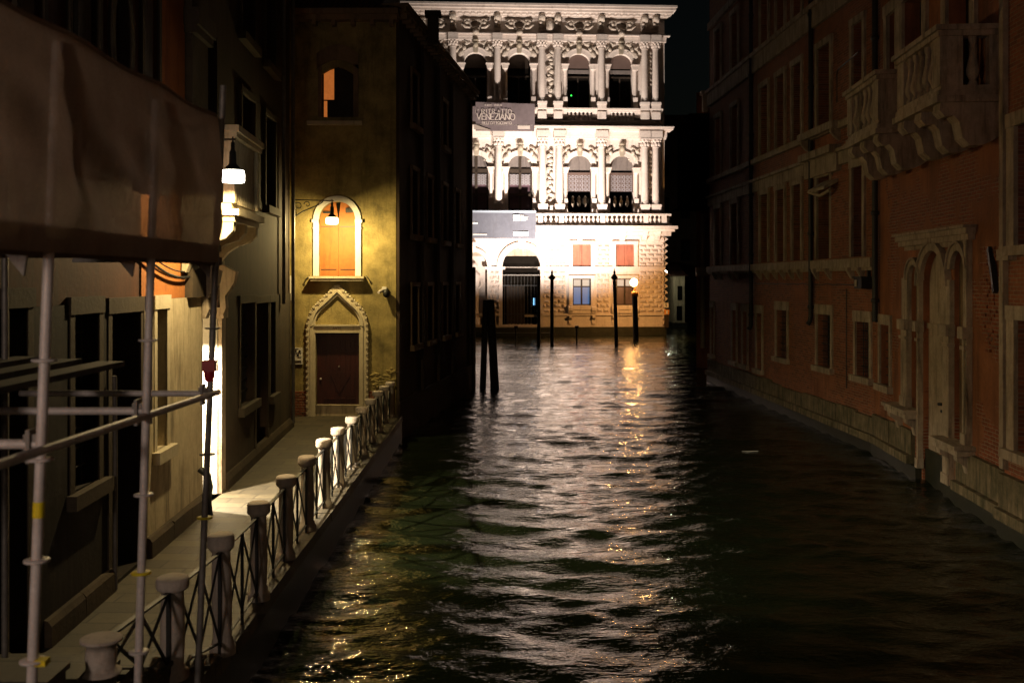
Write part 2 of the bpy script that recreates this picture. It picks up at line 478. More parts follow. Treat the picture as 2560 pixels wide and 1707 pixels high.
def rect_frame(mb, a, b, c, d, w=.16, out=.05, y1=.06, sill=True, lintel=None, deep=None):
    lt = lintel or w
    mb.box(a - w, a, -out, y1, c, d); mb.box(b, b + w, -out, y1, c, d)
    mb.box(a - w - .02, b + w + .02, -out - .015, y1, d, d + lt)
    if sill: mb.box(a - w - .08, b + w + .08, -out - .1, y1, c - .17, c)
    return mb

def cavity(root, a, b, c, d, y, kind='glass', parts=True, bars=False, arched=False):
    """fills an opening at depth y; returns the window object"""
    e = .006
    mb = MB()
    if kind == 'glass':
        mb.box(a, b, y - .05, y - e, c, c + .07); mb.box(a, b, y - .05, y - e, d - .07, d)
        mb.box(a, a + .07, y - .05, y - e, c + .07, d - .07); mb.box(b - .07, b, y - .05, y - e, c + .07, d - .07)
        m = (a + b) / 2
        mb.box(m - .03, m + .03, y - .045, y - e, c + .07, d - .07)
        k = max(1, int((d - c) / .75))
        for i in range(1, k): mb.box(a + .07, b - .07, y - .04, y - e, c + (d - c) * i / k - .015, c + (d - c) * i / k + .015)
        w = mb.build('window', 'wood_dark', root)
        MB().box(a + .02, b - .02, y - .02, y - e - .002, c + .02, d - .02).build('pane', 'glass_dark', w)
    elif kind == 'shutter':
        m = (a + b) / 2
        n = max(6, int((d - c) / .11))
        for (p, q) in ((a, m - .006), (m + .006, b)):
            mb.box(p, q, y - .03, y - e, c, d)
            for i in range(n):
                z = c + .05 + (d - c - .1) * i / n
                mb.box(p + .06, q - .06, y - .045, y - .03, z, z + .05)
        w = mb.build('shutter', 'wood_dark', root)
    else:
        w = MB().box(a, b, y - .03, y - e, c, d).build('window', 'void', root)
    if bars:
        g = MB()
        nb = max(2, int((b - a) / .16))
        for i in range(1, nb): g.tube([(a + (b - a) * i / nb, y * .35, c), (a + (b - a) * i / nb, y * .35, d)], .012, 5)
        nz = max(3, int((d - c) / .22))
        for i in range(1, nz): g.box(a, b, y * .35 - .012, y * .35 + .012, c + (d - c) * i / nz - .012, c + (d - c) * i / nz + .012)
        g.build('grille', 'iron', root)
    return w

# ------------------------------------------------------------------ lettering made of pen strokes with serifs
GL = {
 'R': [[(0, 0), (0, 1)], [(0, 1), (.4, 1), (.55, .87), (.55, .68), (.4, .53), (0, .53)], [(.28, .53), (.72, -.02)]],
 'I': [[(.0, 0), (.0, 1)]], 'i': [[(.0, .2), (.0, 1)]],
 'T': [[(.33, 0), (.33, 1)], [(0, 1), (.66, 1)]],
 'A': [[(0, 0), (.35, 1)], [(.35, 1), (.7, 0)], [(.15, .35), (.56, .35)]],
 'O': [[(.38 + .38 * math.cos(t * PI / 8), .5 + .52 * math.sin(t * PI / 8)) for t in range(17)]],
 'V': [[(0, 1), (.35, 0)], [(.35, 0), (.7, 1)]],
 'E': [[(0, 0), (0, 1)], [(0, 1), (.5, 1)], [(0, .52), (.42, .52)], [(0, 0), (.52, 0)]],
 'N': [[(0, 0), (0, 1)], [(0, 1), (.66, 0)], [(.66, 0), (.66, 1)]],
 'Z': [[(0, 1), (.58, 1), (0, 0), (.6, 0)]],
 'L': [[(0, 1), (0, 0), (.48, 0)]],
 'D': [[(0, 0), (0, 1), (.35, 1), (.62, .75), (.62, .25), (.35, 0), (0, 0)]],
 'C': [[(.4 + .38 * math.cos(t * PI / 8), .5 + .52 * math.sin(t * PI / 8)) for t in range(2, 15)]],
 "'": [[(0, 1), (0, .75)]], '.': [[(0, 0), (.06, 0)]], '-': [[(0, .45), (.4, .45)]], '/': [[(0, 0), (.4, 1)]],
 '0': [[(.25 + .25 * math.cos(t * PI / 6), .5 + .5 * math.sin(t * PI / 6)) for t in range(13)]],
 '1': [[(0, .8), (.18, 1), (.18, 0)]], '2': [[(0, .8), (.2, 1), (.42, .85), (.38, .55), (0, 0), (.45, 0)]],
 '3': [[(0, .9), (.3, 1), (.42, .78), (.18, .54), (.45, .3), (.3, 0), (0, .08)]],
 '4': [[(.34, 0), (.34, 1), (0, .3), (.5, .3)]],
 '5': [[(.42, 1), (.05, 1), (.03, .56), (.3, .6), (.45, .32), (.28, 0), (0, .06)]],
 'S': [[(.42, .88), (.2, 1), (.02, .8), (.2, .54), (.42, .28), (.22, 0), (0, .12)]],
 'U': [[(0, 1), (0, .25), (.25, 0), (.5, .25), (.5, 1)]], 'M': [[(0, 0), (.05, 1), (.35, .3), (.65, 1), (.7, 0)]],
}
def letters(mb, text, x, z, h, y, wt=.13, gap=.2, serif=True):
    """writes text from x rightwards, returns end x"""
    for ch in text:
        if ch == ' ': x += .45 * h; continue
        g = GL[ch]; wmax = max(p[0] for st in g for p in st)
        for st in g:
            for a, b in zip(st, st[1:]):
                ax, az, bx, bz = x + a[0] * h, z + a[1] * h, x + b[0] * h, z + b[1] * h
                dx, dz = bx - ax, bz - az; L = math.hypot(dx, dz) or 1
                w = wt * h * (.55 + .45 * abs(dz) / L) / 2
                px, pz = -dz / L * w, dx / L * w
                mb.prism([(ax + px, az + pz), (ax - px, az - pz), (bx - px, bz - pz), (bx + px, bz + pz)][::-1], y - .012, y)
            if serif and len(st) == 2:
                for p in st:
                    if p[1] in (0, 1) and not (st[0][1] == st[1][1]):
                        mb.box(x + (p[0] - .1) * h, x + (p[0] + .1) * h, y - .011, y, z + p[1] * h - .03 * h, z + p[1] * h + .03 * h)
        x += (wmax + gap) * h
    return x
def text_width(text, h, gap=.2):
    return sum((.45 if c == ' ' else max(p[0] for st in GL[c] for p in st) + gap) * h for c in text)

# ------------------------------------------------------------------ water, quay, paving
def build_water():
    rng = np.random.RandomState(3)
    ys = [-14.0]
    while ys[-1] < 3: ys.append(ys[-1] + .8)
    while ys[-1] < 84:
        ys.append(ys[-1] + max(.04, ys[-1] * .0055))
    while ys[-1] < 260: ys.append(ys[-1] + 12)
    ys = np.array(ys)
    xs = np.concatenate([np.linspace(-90, -12, 14), np.arange(-11.5, -3.2, .35), np.arange(-3.1, 11.6, .075), np.arange(11.8, 22, .4), np.linspace(23, 110, 14)])
    X, Y = np.meshgrid(xs, ys)
    H = np.zeros_like(X)
    # crests lie mostly across the view; a gentle curved swell plus chop
    for i in range(84):
        lam = 10 ** rng.uniform(math.log10(.24), math.log10(3.0))
        th = PI / 2 + rng.normal(0, .42) + (.12 if i % 3 == 0 else 0)
        k = 2 * PI / lam
        amp = .0056 * lam ** .85 * rng.uniform(.5, 1.4) * (1.0 if lam < 1.3 else .74)
        ph = rng.uniform(0, 2 * PI)
        wob = .35 * np.sin(X * rng.uniform(.2, .7) + ph) + .3 * np.sin(Y * rng.uniform(.15, .5) + 2 * ph)
        dy = np.clip(Y * .0055, .04, 20)
        fade = np.clip((lam / (dy * 2.3)) - .6, 0, 1)
        env = .65 + .5 * np.sin(X * rng.uniform(.1, .5) + Y * rng.uniform(.1, .4) + ph * 3)
        H += amp * fade * env * np.sin(k * (X * math.cos(th) + Y * math.sin(th)) + ph + wob)
    edge = np.clip((12 - np.abs(X - 0)) / 3, 0, 1) + np.clip((Y - 40) / 10, 0, 1)
    H *= np.clip(edge, 0, 1)
    me = bpy.data.meshes.new('water')
    ny, nx = X.shape
    co = np.stack([X, Y, H], -1).reshape(-1, 3).astype(np.float32)
    idx = np.arange(ny * nx).reshape(ny, nx)
    q = np.stack([idx[:-1, :-1], idx[:-1, 1:], idx[1:, 1:], idx[1:, :-1]], -1).reshape(-1, 4)
    me.vertices.add(len(co)); me.vertices.foreach_set('co', co.ravel())
    me.loops.add(q.size); me.loops.foreach_set('vertex_index', q.ravel().astype(np.int32))
    me.polygons.add(len(q)); me.polygons.foreach_set('loop_start', (np.arange(len(q)) * 4).astype(np.int32))
    me.polygons.foreach_set('loop_total', np.full(len(q), 4, np.int32)); me.polygons.foreach_set('use_smooth', np.ones(len(q), bool))
    me.update(); me.validate()
    me.materials.append(M['water'])
    o = bpy.data.objects.new('water', me); COL.objects.link(o); tag(o, kind='structure')
build_water()

QX0, QX1 = -2.87, -3.12          # outer edge of the quay near / far
mb = MB()
# paving sheet of the walkway (wall side lies under the house fronts)
pv = [(-4.4, 9.4), (QX0 - .30, 9.4), (QX1 - .30, 28.6), (-7.4, 28.6), (-6.2, 18.2), (-5.6, 9.4)]
mb.add([(x, y, .70) for x, y in pv], [tuple(range(len(pv)))])
tag(mb.build('pavement', 'paving'), kind='structure')
mb = MB()
mb.add([(-14, 16.95, .70), (-5.3, 16.95, .70), (-5.3, 18.22, .70), (-14, 18.22, .70)], [(0, 1, 2, 3)])
tag(mb.build('alley_pavement', 'paving'), kind='structure')
# kerb stones along the water, each slightly uneven
mb = MB(); y = 5.6; rr = random.Random(4)
while y < 28.5:
    l_ = min(rr.uniform(1.1, 1.7), 28.6 - y)
    t0, t1 = y / 28.6, (y + l_) / 28.6
    xa = QX0 + (QX1 - QX0) * t0 + rr.uniform(-.012, .012); xb = QX0 + (QX1 - QX0) * t1 + rr.uniform(-.012, .012)
    zt = .71 + rr.uniform(-.01, .01)
    v = [(xa - .33, y + .006, .57), (xa, y + .006, .57), (xb, y + l_ - .006, .57), (xb - .33, y + l_ - .006, .57)]
    v += [(p[0] - (.0 if k in (0, 3) else .02), p[1], zt) for k, p in enumerate(v)]
    mb.add(v, [(0, 3, 2, 1), (4, 5, 6, 7), (0, 1, 5, 4), (1, 2, 6, 5), (2, 3, 7, 6), (3, 0, 4, 7)])
    y += l_
tag(mb.build('kerb', 'paving'), kind='structure')
mb = MB()
mb.add([(QX0 - .04, 2, -1.5), (QX1 - .04, 28.6, -1.5), (QX1 - .04, 28.6, .57), (QX0 - .04, 2, .57)], [(0, 1, 2, 3)])
mb.add([(QX0 - .04, 2, .56), (QX1 - .04, 28.6, .56), (QX1 - .4, 28.6, .56), (QX0 - .4, 2, .56)], [(0, 1, 2, 3)])
tag(mb.build('quay', 'algae'), kind='structure')
# steps climbing to the bridge the picture is taken from
mb = MB()
for i in range(9):
    z = .70 + .15 * (i + 1); yf = 9.9 - .42 * i
    mb.box(-5.3, QX0 - .06, yf - .42 if i < 8 else 2.5, yf, .2, z)
    mb.box(-5.3, QX0 - .04, yf - .30, yf + .02, z + .001, z + .035)
tag(mb.build('steps', 'paving'), kind='structure')

# ------------------------------------------------------------------ the floodlit palace across the Grand Canal
P = Front((-3.0 - 14 * math.cos(R(3.3)), 82 - 14 * math.sin(R(3.3))), (-3.0 + 15.7 * math.cos(R(3.3)), 82 + 15.7 * math.sin(R(3.3))))
U = P.u
def Z(py): return P.z(1450, py)
pal = P.thing('palace', 'floodlit white baroque palace with two rows of arched windows across the canal', 'palace')
UR = U(1661)
holes = [(U(1256), U(1351), Z(816), Z(619), True), (U(1142), U(1218), Z(812), Z(629), True), (U(1030), U(1104), Z(812), Z(629), True)]
holes += [(U(a), U(b), Z(c), Z(d)) for a, b, c, d in ((1431, 1477, 669, 611), (1538, 1584.5, 669, 611), (1432, 1477, 763, 696.5), (1541, 1584, 763, 696.5))]
W1 = [868, 973, 1082, 1191, 1300.5, 1448.6, 1554]
W2 = [868, 973, 1080, 1189, 1298, 1447, 1552]
r1 = (U(1478.6) - U(1418.6)) / 2; r2 = (U(1476) - U(1418)) / 2
for c in W1: holes.append((U(c) - r1, U(c) + r1, Z(531), Z(387.5), True))
for c in W2: holes.append((U(c) - r2, U(c) + r2, Z(279), Z(135), True))
mb = MB(); sheet(mb, 0, UR, .72, Z(22), holes, .75)
mb.add([(UR, 0, .72), (UR, 14, .72), (UR, 14, Z(22)), (UR, 0, Z(22))], [(0, 1, 2, 3)])
mb.build('wall', 'istria', pal)
MB().box(0, UR - .03, .75, 14, .72, Z(24)).build('body', 'istria_dark', pal)
MB().box(-.3, UR + .12, -.25, 14, -1.5, .72).build('foundation', 'algae', pal)

def gl_fill(name, parent, a, b, c, d, y, mat, arched=False, inset=0):
    mb = MB()
    if arched:
        r = (b - a) / 2; m = (a + b) / 2; sp = d - r; n = 14
        pts = [(a, c), (b, c)] + [(m + r * math.cos(PI * k / n), sp + r * math.sin(PI * k / n)) for k in range(n + 1)]
        mb.add([(x, y, z) for x, z in pts], [tuple(range(len(pts)))])
    else: mb.add([(a, y, c), (b, y, c), (b, y, d), (a, y, d)], [(0, 1, 2, 3)])
    return mb.build(name, mat, parent)

# first-floor windows: sheer blinds above, patterned lattice, darkness below
for i, c in enumerate(W1):
    u = U(c); a, b = u - r1, u + r1
    base = MB().box(a + .02, b - .02, .70, .742, Z(531) + .01, Z(422)).build('window', 'void', pal)
    gl_fill('blind', base, a + .01, b - .01, Z(425), Z(387.8), .30, 'curtain', True)
    left = c < 1400
    fr_ = MB()
    if left:
        fr_.box(u - .11, u + .11, .16, .26, Z(531), Z(388)); fr_.box(a, b, .16, .26, Z(433), Z(423))
        fr_.box(a, b, .162, .262, Z(491), Z(484)); fr_.box(a, a + .14, .164, .264, Z(531), Z(433)); fr_.box(b - .14, b, .164, .264, Z(531), Z(433))
        fr_.build('frame', 'wood_dark', base)
        gl_fill('pane', base, a, b, Z(531), Z(462), .32, 'curtain2')
        z_lo = 462
    else:
        fr_.box(a, a + .1, .16, .26, Z(480), Z(425)); fr_.box(b - .1, b, .16, .26, Z(480), Z(425)); fr_.box(a, b, .162, .262, Z(437), Z(431))
        fr_.build('frame', 'brownblind', base)
        z_lo = 478
        st = MB()
        for k in (-1, 0, 1):
            st.lathe(u + k * .52, .3, [(.02, Z(517)), (.13, Z(512)), (.16, Z(503)), (.08, Z(497)), (.12, Z(494)), (.03, Z(489))], 8)
        st.build('balustrade', 'istria_dark', base)
    lt = MB()
    lt.box(a + .1, b - .1, .27, .30, Z(z_lo), Z(436))
    lo = lt.build('lattice_screen', 'curtain' if left else 'brownblind', base)
    rg = MB()
    z0, z1 = Z(z_lo), Z(437)
    rows = 4; cols = 6
    for r_ in range(rows):
        for cc in range(cols):
            x = a + .24 + (b - a - .48) * (cc + .0) / (cols - 1) + (.05 if cc > 2 else -.05); z = z0 + (z1 - z0) * (r_ + .5) / rows
            rg.arch(x, z, 0.075, .135, .245, .27, 10, 0, 2 * PI)
    for cc in range(cols + 1):
        x = a + .11 + (b - a - .22) * cc / cols
        rg.box(x - .02, x + .02, .248, .269, z0, z1)
    rg.build('roundels', 'lattice', lo)
# second-floor windows: dark, brown blind in the arch
for i, c in enumerate(W2):
    u = U(c); a, b = u - r2, u + r2
    base = MB().box(a + .02, b - .02, .70, .742, Z(279) + .01, Z(165)).build('window', 'void', pal)
    gl_fill('blind', base, a + .01, b - .01, Z(170), Z(135.5), .35 if c > 1400 else .6, 'brownblind' if c > 1400 else 'wood_dark', True)
    if c > 1400:
        MB().box(a + .08, b - .08, .28, .36, Z(183), Z(174)).build('roller', 'curtain', base)
    fr_ = MB(); fr_.box(u - .05, u + .05, .6, .66, Z(279), Z(190)); fr_.box(a, b, .6, .66, Z(192), Z(188))
    fr_.build('frame', 'wood_dark', base)
    if c == 1447:
        MB().ball((U(1430), .5, Z(237)), .06).build('standby_light', emis('green_light', (.05, 1, .1), 3), base)
# ground-floor windows and gate
for (a, b, c, d, kind) in ((1431, 1477, 669, 611, 's'), (1538, 1584.5, 669, 611, 's'), (1432, 1477, 763, 696.5, 'b'), (1541, 1584, 763, 696.5, 'd')):
    a, b, c, d = U(a), U(b), Z(c), Z(d)
    if kind == 's':
        mb = MB(); m = (a + b) / 2
        mb.box(a, m - .01, .08, .14, c, d); mb.box(m + .01, b, .08, .14, c, d)
        n = 14
        for k in range(n):
            x = a + (b - a) * (k + .5) / n
            mb.box(x - .035, x + .035, .06, .08, c + .04, d - .04)
        mb.build('shutter', 'shutter_brown', pal)
    else:
        w = MB().box(a, b, .66, .745, c, d).build('window', 'void', pal)
        f_ = MB(); t = .09; m = (a + b) / 2; zt = c + (d - c) * .70
        f_.box(a, b, .16, .26, c, c + t); f_.box(a, b, .16, .26, d - t, d); f_.box(a, a + t, .16, .26, c + t, d - t); f_.box(b - t, b, .16, .26, c + t, d - t)
        f_.box(m - .07, m + .07, .15, .25, c + t, d - t); f_.box(a + t, b - t, .155, .255, zt - .05, zt + .05)
        f_.build('frame', 'wood_dark', w)
        for (p, q) in ((a + t, m - .07), (m + .07, b - t)):
            MB().box(p, q, .21, .23, c + t, zt - .05).build('pane', 'blueglass' if kind == 'b' else 'curtain2', w)
            MB().box(p, q, .21, .23, zt + .05, d - t).build('pane', 'whiteglass', w)
ga = MB()
a, b = U(1256), U(1351)
MB().box(a + .01, b - .01, .72, .745, Z(816), Z(640)).build('hall', 'void', pal)
gd = MB()
gd.box(a + .02, b - .02, .34, .40, Z(714.5), Z(713))
for k in range(11):
    x = a + .2 + (b - a - .4) * k / 10
    gd.tube([(x, .37, Z(808)), (x, .37, Z(690))], .028, 5)
gd.box(a + .1, b - .1, .33, .41, Z(786), Z(784)); gd.box(a + .1, b - .1, .33, .41, Z(812), Z(809))
gate = gd.build('gate', 'iron', pal); MB().box(a + .02, b - .02, .25, .42, Z(689), Z(686.5)).build('transom', 'galv_dark', gate)
MB().box(U(1267), U(1313), .5, .53, Z(812), Z(716)).build('door_leaf', 'wood_dark', gate)
MB().box(U(1334.5), U(1338.5), .55, .58, Z(763), Z(745)).build('lit_display', 'bluelamp', gate)
mb = MB(); rr = random.Random(2)
for k in range(7): mb.box(U(1272 + 9 * k), U(1272 + 9 * k + rr.uniform(3, 6)), .28, .32, Z(813), Z(809.5))
mb.box(U(1312), U(1342), .28, .33, Z(792), Z(787)); mb.build('threshold_stones', 'istria_dark', gate)
MB().box(U(1236), U(1372), -1.0, -.2, .3, Z(818)).box(U(1230), U(1378), -1.7, -.2, -.5, .32).build('landing', 'algae', pal)
# niche with a standing statue left of the gate
MB().box(U(1143), U(1217), .70, .742, Z(812), Z(640)).build('niche', 'istria', pal)
st = MB(); x = U(1186)
st.lathe(x, .2, [(.5, Z(812)), (.5, Z(795)), (.42, Z(793))], 10)
st.lathe(x, .2, [(.4, Z(793)), (.34, Z(770)), (.38, Z(735)), (.46, Z(705)), (.5, Z(690)), (.34, Z(682)), (.16, Z(678)), (.14, Z(674))], 12)
st.ball((x, .2, Z(666)), .27, .27, .33); st.tube([(x + .4, .2, Z(690)), (x + .62, .0, Z(712)), (x + .3, -.12, Z(722))], [.16, .13, .1])
st.build('statue', 'istria', pal)

# horizontal members
hb = MB()
for (xa, xb) in ((0, U(1140)), (U(1220), U(1254)), (U(1353), UR + .05)): hb.box(xa, xb, -.14, .0, Z(674.5), Z(668)).box(xa, xb, -.2, -.0, Z(668), Z(666.5))
hb.box(U(1254), U(1353), .1, .16, Z(669), Z(668))
hb.box(0, U(1253), -.16, 0, Z(789), Z(783)).box(U(1354), UR + .04, -.16, 0, Z(789), Z(783))
hb.box(0, UR, -.07, 0, Z(818), Z(811))
hb.build('string_course', 'istria', pal)
gapx = (U(1253), U(1354))
# rusticated diamond blocks
rr = random.Random(11)
def blocks(px0, px1, py0, py1, rows, wpx):
    rb = MB()
    for r_ in range(rows):
        za, zb = Z(py1 + (py0 - py1) * 0) , 0
        yb = py1 - (py1 - py0) * r_ / rows; yt = py1 - (py1 - py0) * (r_ + 1) / rows
        za, zb = Z(yb), Z(yt)
        n = max(1, round((px1 - px0) / wpx)); w = (px1 - px0) / n
        off = w / 2 if r_ % 2 else 0
        x = px0 - off
        while x < px1 - .5:
            xa, xb = max(x, px0), min(x + w, px1)
            if xb - xa > 2.5: 
                ua, ub = U(xa) + .02, U(xb) - .02
                h_ = zb - za - .04
                rb.frustum(ua, ub, za + .02, za + .02 + h_, -.19, 0, min(.17, (ub - ua) * .4))
            x += w
    rb.build('diamond_blocks', 'istria', pal)
blocks(1597, 1655, 611, 666, 5, 19); blocks(1597, 1655, 677, 782, 9, 19)
blocks(1359, 1414, 611, 666, 5, 19); blocks(1356, 1414, 677, 782, 9, 19)
blocks(1491, 1524, 611, 666, 5, 15); blocks(1491, 1524, 684, 782, 8, 15)
blocks(1222, 1251, 677, 782, 9, 14); blocks(1104, 1137, 677, 782, 9, 15)
# corner quoins of faceted points
q = MB()
def quoin(py0, py1, n):
    for k in range(n):
        z0, z1 = Z(py1 - (py1 - py0) * k / n), Z(py1 - (py1 - py0) * (k + 1) / n)
        m = (z0 + z1) / 2; s = (z1 - z0) / 2; x0 = UR - .0; c0 = U(1655)
        q.add([(c0, 0, z0), (x0, 0, z0), (x0, 0, z1), (c0, 0, z1), ((c0 + x0) / 2, -.28, m)], [(0, 1, 4), (1, 2, 4), (2, 3, 4), (3, 0, 4)])
        q.add([(x0, 0, z0), (x0, .5, z0), (x0, .5, z1), (x0, 0, z1), (x0 + .34, .2, m)], [(0, 1, 4), (1, 2, 4), (2, 3, 4), (3, 0, 4)])
        q.add([(x0, -.02, z0 + .04), (x0 + .3, -.05, m), (x0, -.02, z1 - .04), (x0 - .3, -.25, m)], [(0, 1, 2, 3)])
quoin(590, 666, 5); quoin(676, 818, 9)
q.build('quoins', 'istria', pal)
# window surrounds on the ground floor
for (a, b) in ((1431, 1477), (1539, 1584.5)):
    ws = MB()
    for (c, d) in ((669, 611), (763, 696.5)):
        ws.box(U(a - 9), U(a), -.22, 0, Z(c), Z(d)); ws.box(U(b), U(b + 9), -.22, 0, Z(c), Z(d)); ws.box(U(a - 10), U(b + 10), -.25, 0, Z(d), Z(d - 8))
    ws.box(U(a - 10), U(b + 10), -.4, 0, Z(774), Z(763)); ws.box(U(a - 8), U(b + 8), -.3, 0, Z(783), Z(774))
    for x in (a - 6, b + 6):
        ws.prismx([(-.5, Z(768)), (-.5, Z(775)), (-.28, Z(783)), (0, Z(785)), (0, Z(766)), (-.3, Z(764))], U(x - 5), U(x + 5))
        ws.prismx([(-.4, Z(789)), (-.4, Z(794)), (-.12, Z(800)), (-.18, Z(810)), (0, Z(811)), (0, Z(789))], U(x - 3), U(x + 4))
    ws.build('window_surround', 'istria', pal)
# gate and niche arches
for (c, r_, w_, spy) in ((1303.5, 47.5, 14, 667), (1180, 38, 10, 667), (1067, 37, 10, 667)):
    ga = MB(); rr_ = (U(c + r_) - U(c - r_)) / 2; ga.arch(U(c), Z(spy), rr_, rr_ + w_ * .033, -.24, 0, 22)
    ga.prism([(U(c) - .2, Z(spy) + rr_ - .1), (U(c) + .2, Z(spy) + rr_ - .1), (U(c) + .34, Z(spy) + rr_ + .75), (U(c) - .34, Z(spy) + rr_ + .75)], -.55, 0)
    for sx in (-1, 1):
        x0 = U(c) + sx * rr_; ga.box(x0 - (.22 if sx > 0 else .2), x0 + (.2 if sx > 0 else .22), -.3, .1, Z(674), Z(667))
        ga.box(min(x0, x0 + sx * .3), max(x0, x0 + sx * .3), -.12, 0, Z(812), Z(674))
    ga.build('arch_moulding', 'istria', pal)

def relief(mb, u0, u1, z0, z1, rnd, n, size=.22, y=-.12):
    for _ in range(n):
        x = rnd.uniform(u0, u1); z = rnd.uniform(z0, z1); s_ = size * rnd.uniform(.5, 1.2)
        mb.ball((x, y * rnd.uniform(.2, 1.1), z), s_, s_ * .8, s_ * rnd.uniform(.5, 1.3), 7, 4, rnd.uniform(0, PI))
rr = random.Random(21)
def spandrels(c, rpx, r_, sp, top, edge):
    """reclining figures and scrolls either side of an arch"""
    for sx in (-1, 1):
        carv = MB()
        for t in range(7):
            a = R(18 + t * 10) ; rad = r_ + .62 - .02 * t
            x = U(c) + sx * rad * math.cos(a); z = sp + rad * math.sin(a)
            if z > top - .1 or abs(x - U(c)) > edge: continue
            carv.ball((x, -.05, z), .30, .13, .15, 8, 5, sx * (PI / 2 - a) * -1)
            if t % 2: carv.tube([(x, -.12, z), (x + sx * .25, -.2, z + .25), (x + sx * .1, -.1, z + .5)], [.09, .075, .05], 6)
        x = U(c) + sx * (edge - .32)
        carv.ball((x - sx * .25, -.16, top - .55), .17, .17, .22); carv.ball((x, -.08, top - .95), .24, .16, .38, 8, 5, sx * .5)
        relief(carv, min(x - .35 * sx - .3, x + .3), max(x + .3, x - .3 * sx), sp + .5, top - .15, rr, 9, .12, -.07)
        carv.build('spandrel_carving', 'carving', pal)
cols1 = [1025, 1132.6, 1245.7, 1355, 1397, 1501.7, 1608.8, 1636]
cols2 = [1025, 1132.6, 1242.7, 1353.5, 1393, 1501.4, 1608.4, 1636]
for c in W1[2:]: spandrels(c, 30, r1 + .35, Z(420), Z(366), 1.5)
for c in W2[2:]: spandrels(c, 29, r2 + .35, Z(164), Z(108), 1.5)
def trophy(px, y0, y1):
    n = 12; carv = MB()
    for k in range(n):
        z = Z(y0 + (y1 - y0) * k / (n - 1)); x = U(px) + .09 * math.sin(k * 2.4)
        carv.ball((x, -.12, z), .26 * rr.uniform(.6, 1.1), .18, .2 * rr.uniform(.6, 1.3), 8, 5, rr.uniform(-1, 1))
        if k % 3 == 1: carv.tube([(x - .3, -.15, z), (x, -.28, z + .14), (x + .3, -.15, z - .05)], .06, 6)
    carv.build('trophy_carving', 'carving', pal)
for px in (1375, 1622): trophy(px, 240, 132); trophy(px, 500, 380)

# archivolts, imposts, keystones with masks
for row, (Ws, r_, spy, imp, cap) in enumerate(((W1, r1, 420, (433, 422), 388), (W2, r2, 164, (176, 165), 135))):
    for c in Ws[1:]:
        u = U(c); av = MB(); ks = MB()
        av.arch(u, Z(spy), r_, r_ + .34, -.13, 0, 22); av.arch(u, Z(spy), r_ + .34, r_ + .42, -.17, 0, 22)
        zk = Z(spy) + r_
        ks.prism([(u - .16, zk - .05), (u + .16, zk - .05), (u + .24, zk + .5), (u - .24, zk + .5)], -.3, 0)
        ks.ball((u, -.3, zk + .62), .22, .22, .3); ks.ball((u, -.3, zk + .95), .24, .2, .17); ks.ball((u - .17, -.26, zk + .78), .12); ks.ball((u + .17, -.26, zk + .78), .12)
        for sx in (-1, 1):
            x = u + sx * (r_ + .21)
            av.prism([(x - .22, Z(imp[0])), (x + .22, Z(imp[0])), (x + .31, Z(imp[1])), (x - .31, Z(imp[1]))], -.36, .02)
            av.box(x - .34, x + .34, -.4, .02, Z(imp[1]), Z(imp[1]) + .08)
        ks.build('keystone', 'istria_dark', av.build('archivolt', 'istria', pal))
def column(px, yb, yt, ycap, yped, r_, out, flute=False):
    u = U(px); o = -out
    mb = MB()
    zb, zt = Z(yb), Z(yt)
    mb.lathe(u, o, [(r_ * 1.06, zb), (r_ * 1.04, zb + (zt - zb) * .3), (r_ * .9, zt)], 18)
    mb.lathe(u, o, [(r_ * 1.35, zb - .22), (r_ * 1.38, zb - .14), (r_ * 1.12, zb - .08), (r_ * 1.2, zb)], 18)
    c = mb.build('column', 'istria', pal)
    p = MB(); p.box(u - r_ * 1.45, u + r_ * 1.45, o - r_ * 1.45, 0, zb - .45, zb - .22)
    p.box(u - r_ * 1.3, u + r_ * 1.3, o - r_ * 1.3, 0, Z(yped), zb - .45); p.build('pedestal', 'istria', c)
    k = MB(); zc = Z(ycap)
    k.lathe(u, o, [(r_ * .98, zt), (r_ * 1.05, zt + .05), (r_ * .95, zt + .1), (r_ * 1.1, zt + (zc - zt) * .5), (r_ * 1.35, zc - .14)], 12)
    k.box(u - r_ * 1.5, u + r_ * 1.5, o - r_ * 1.5, 0, zc - .14, zc)
    for j in range(8):
        a = 2 * PI * j / 8
        k.ball((u + r_ * 1.15 * math.cos(a), o + r_ * 1.15 * math.sin(a), zt + .28), .09, .09, .16)
        k.ball((u + r_ * 1.3 * math.cos(a + .4), o + r_ * 1.3 * math.sin(a + .4), zc - .24), .1)
    k.build('capital', 'istria', c)
    return c
for px in cols1: column(px, 506, 372, 348, 541, .285, .55)
for px in cols2: column(px, 252, 127, 106, 278, .275, .5)
def colonnette(u, yb, yt, yped):
    mb = MB(); zb, zt = Z(yb), Z(yt)
    mb.lathe(u, -.12, [(.19, zb - .1), (.15, zb), (.15, zb + .8), (.13, zt - .18), (.2, zt)], 12)
    mb.box(u - .19, u + .19, -.34, .1, Z(yped), zb - .1)
    mb.build('colonnette', 'istria', pal)
for c in W1[2:]:
    for sx in (-1, 1): colonnette(U(c) + sx * (r1 + .2), 494, 433, 531)
for c in W2[2:]:
    for sx in (-1, 1): colonnette(U(c) + sx * (r2 + .2), 242, 176, 277)

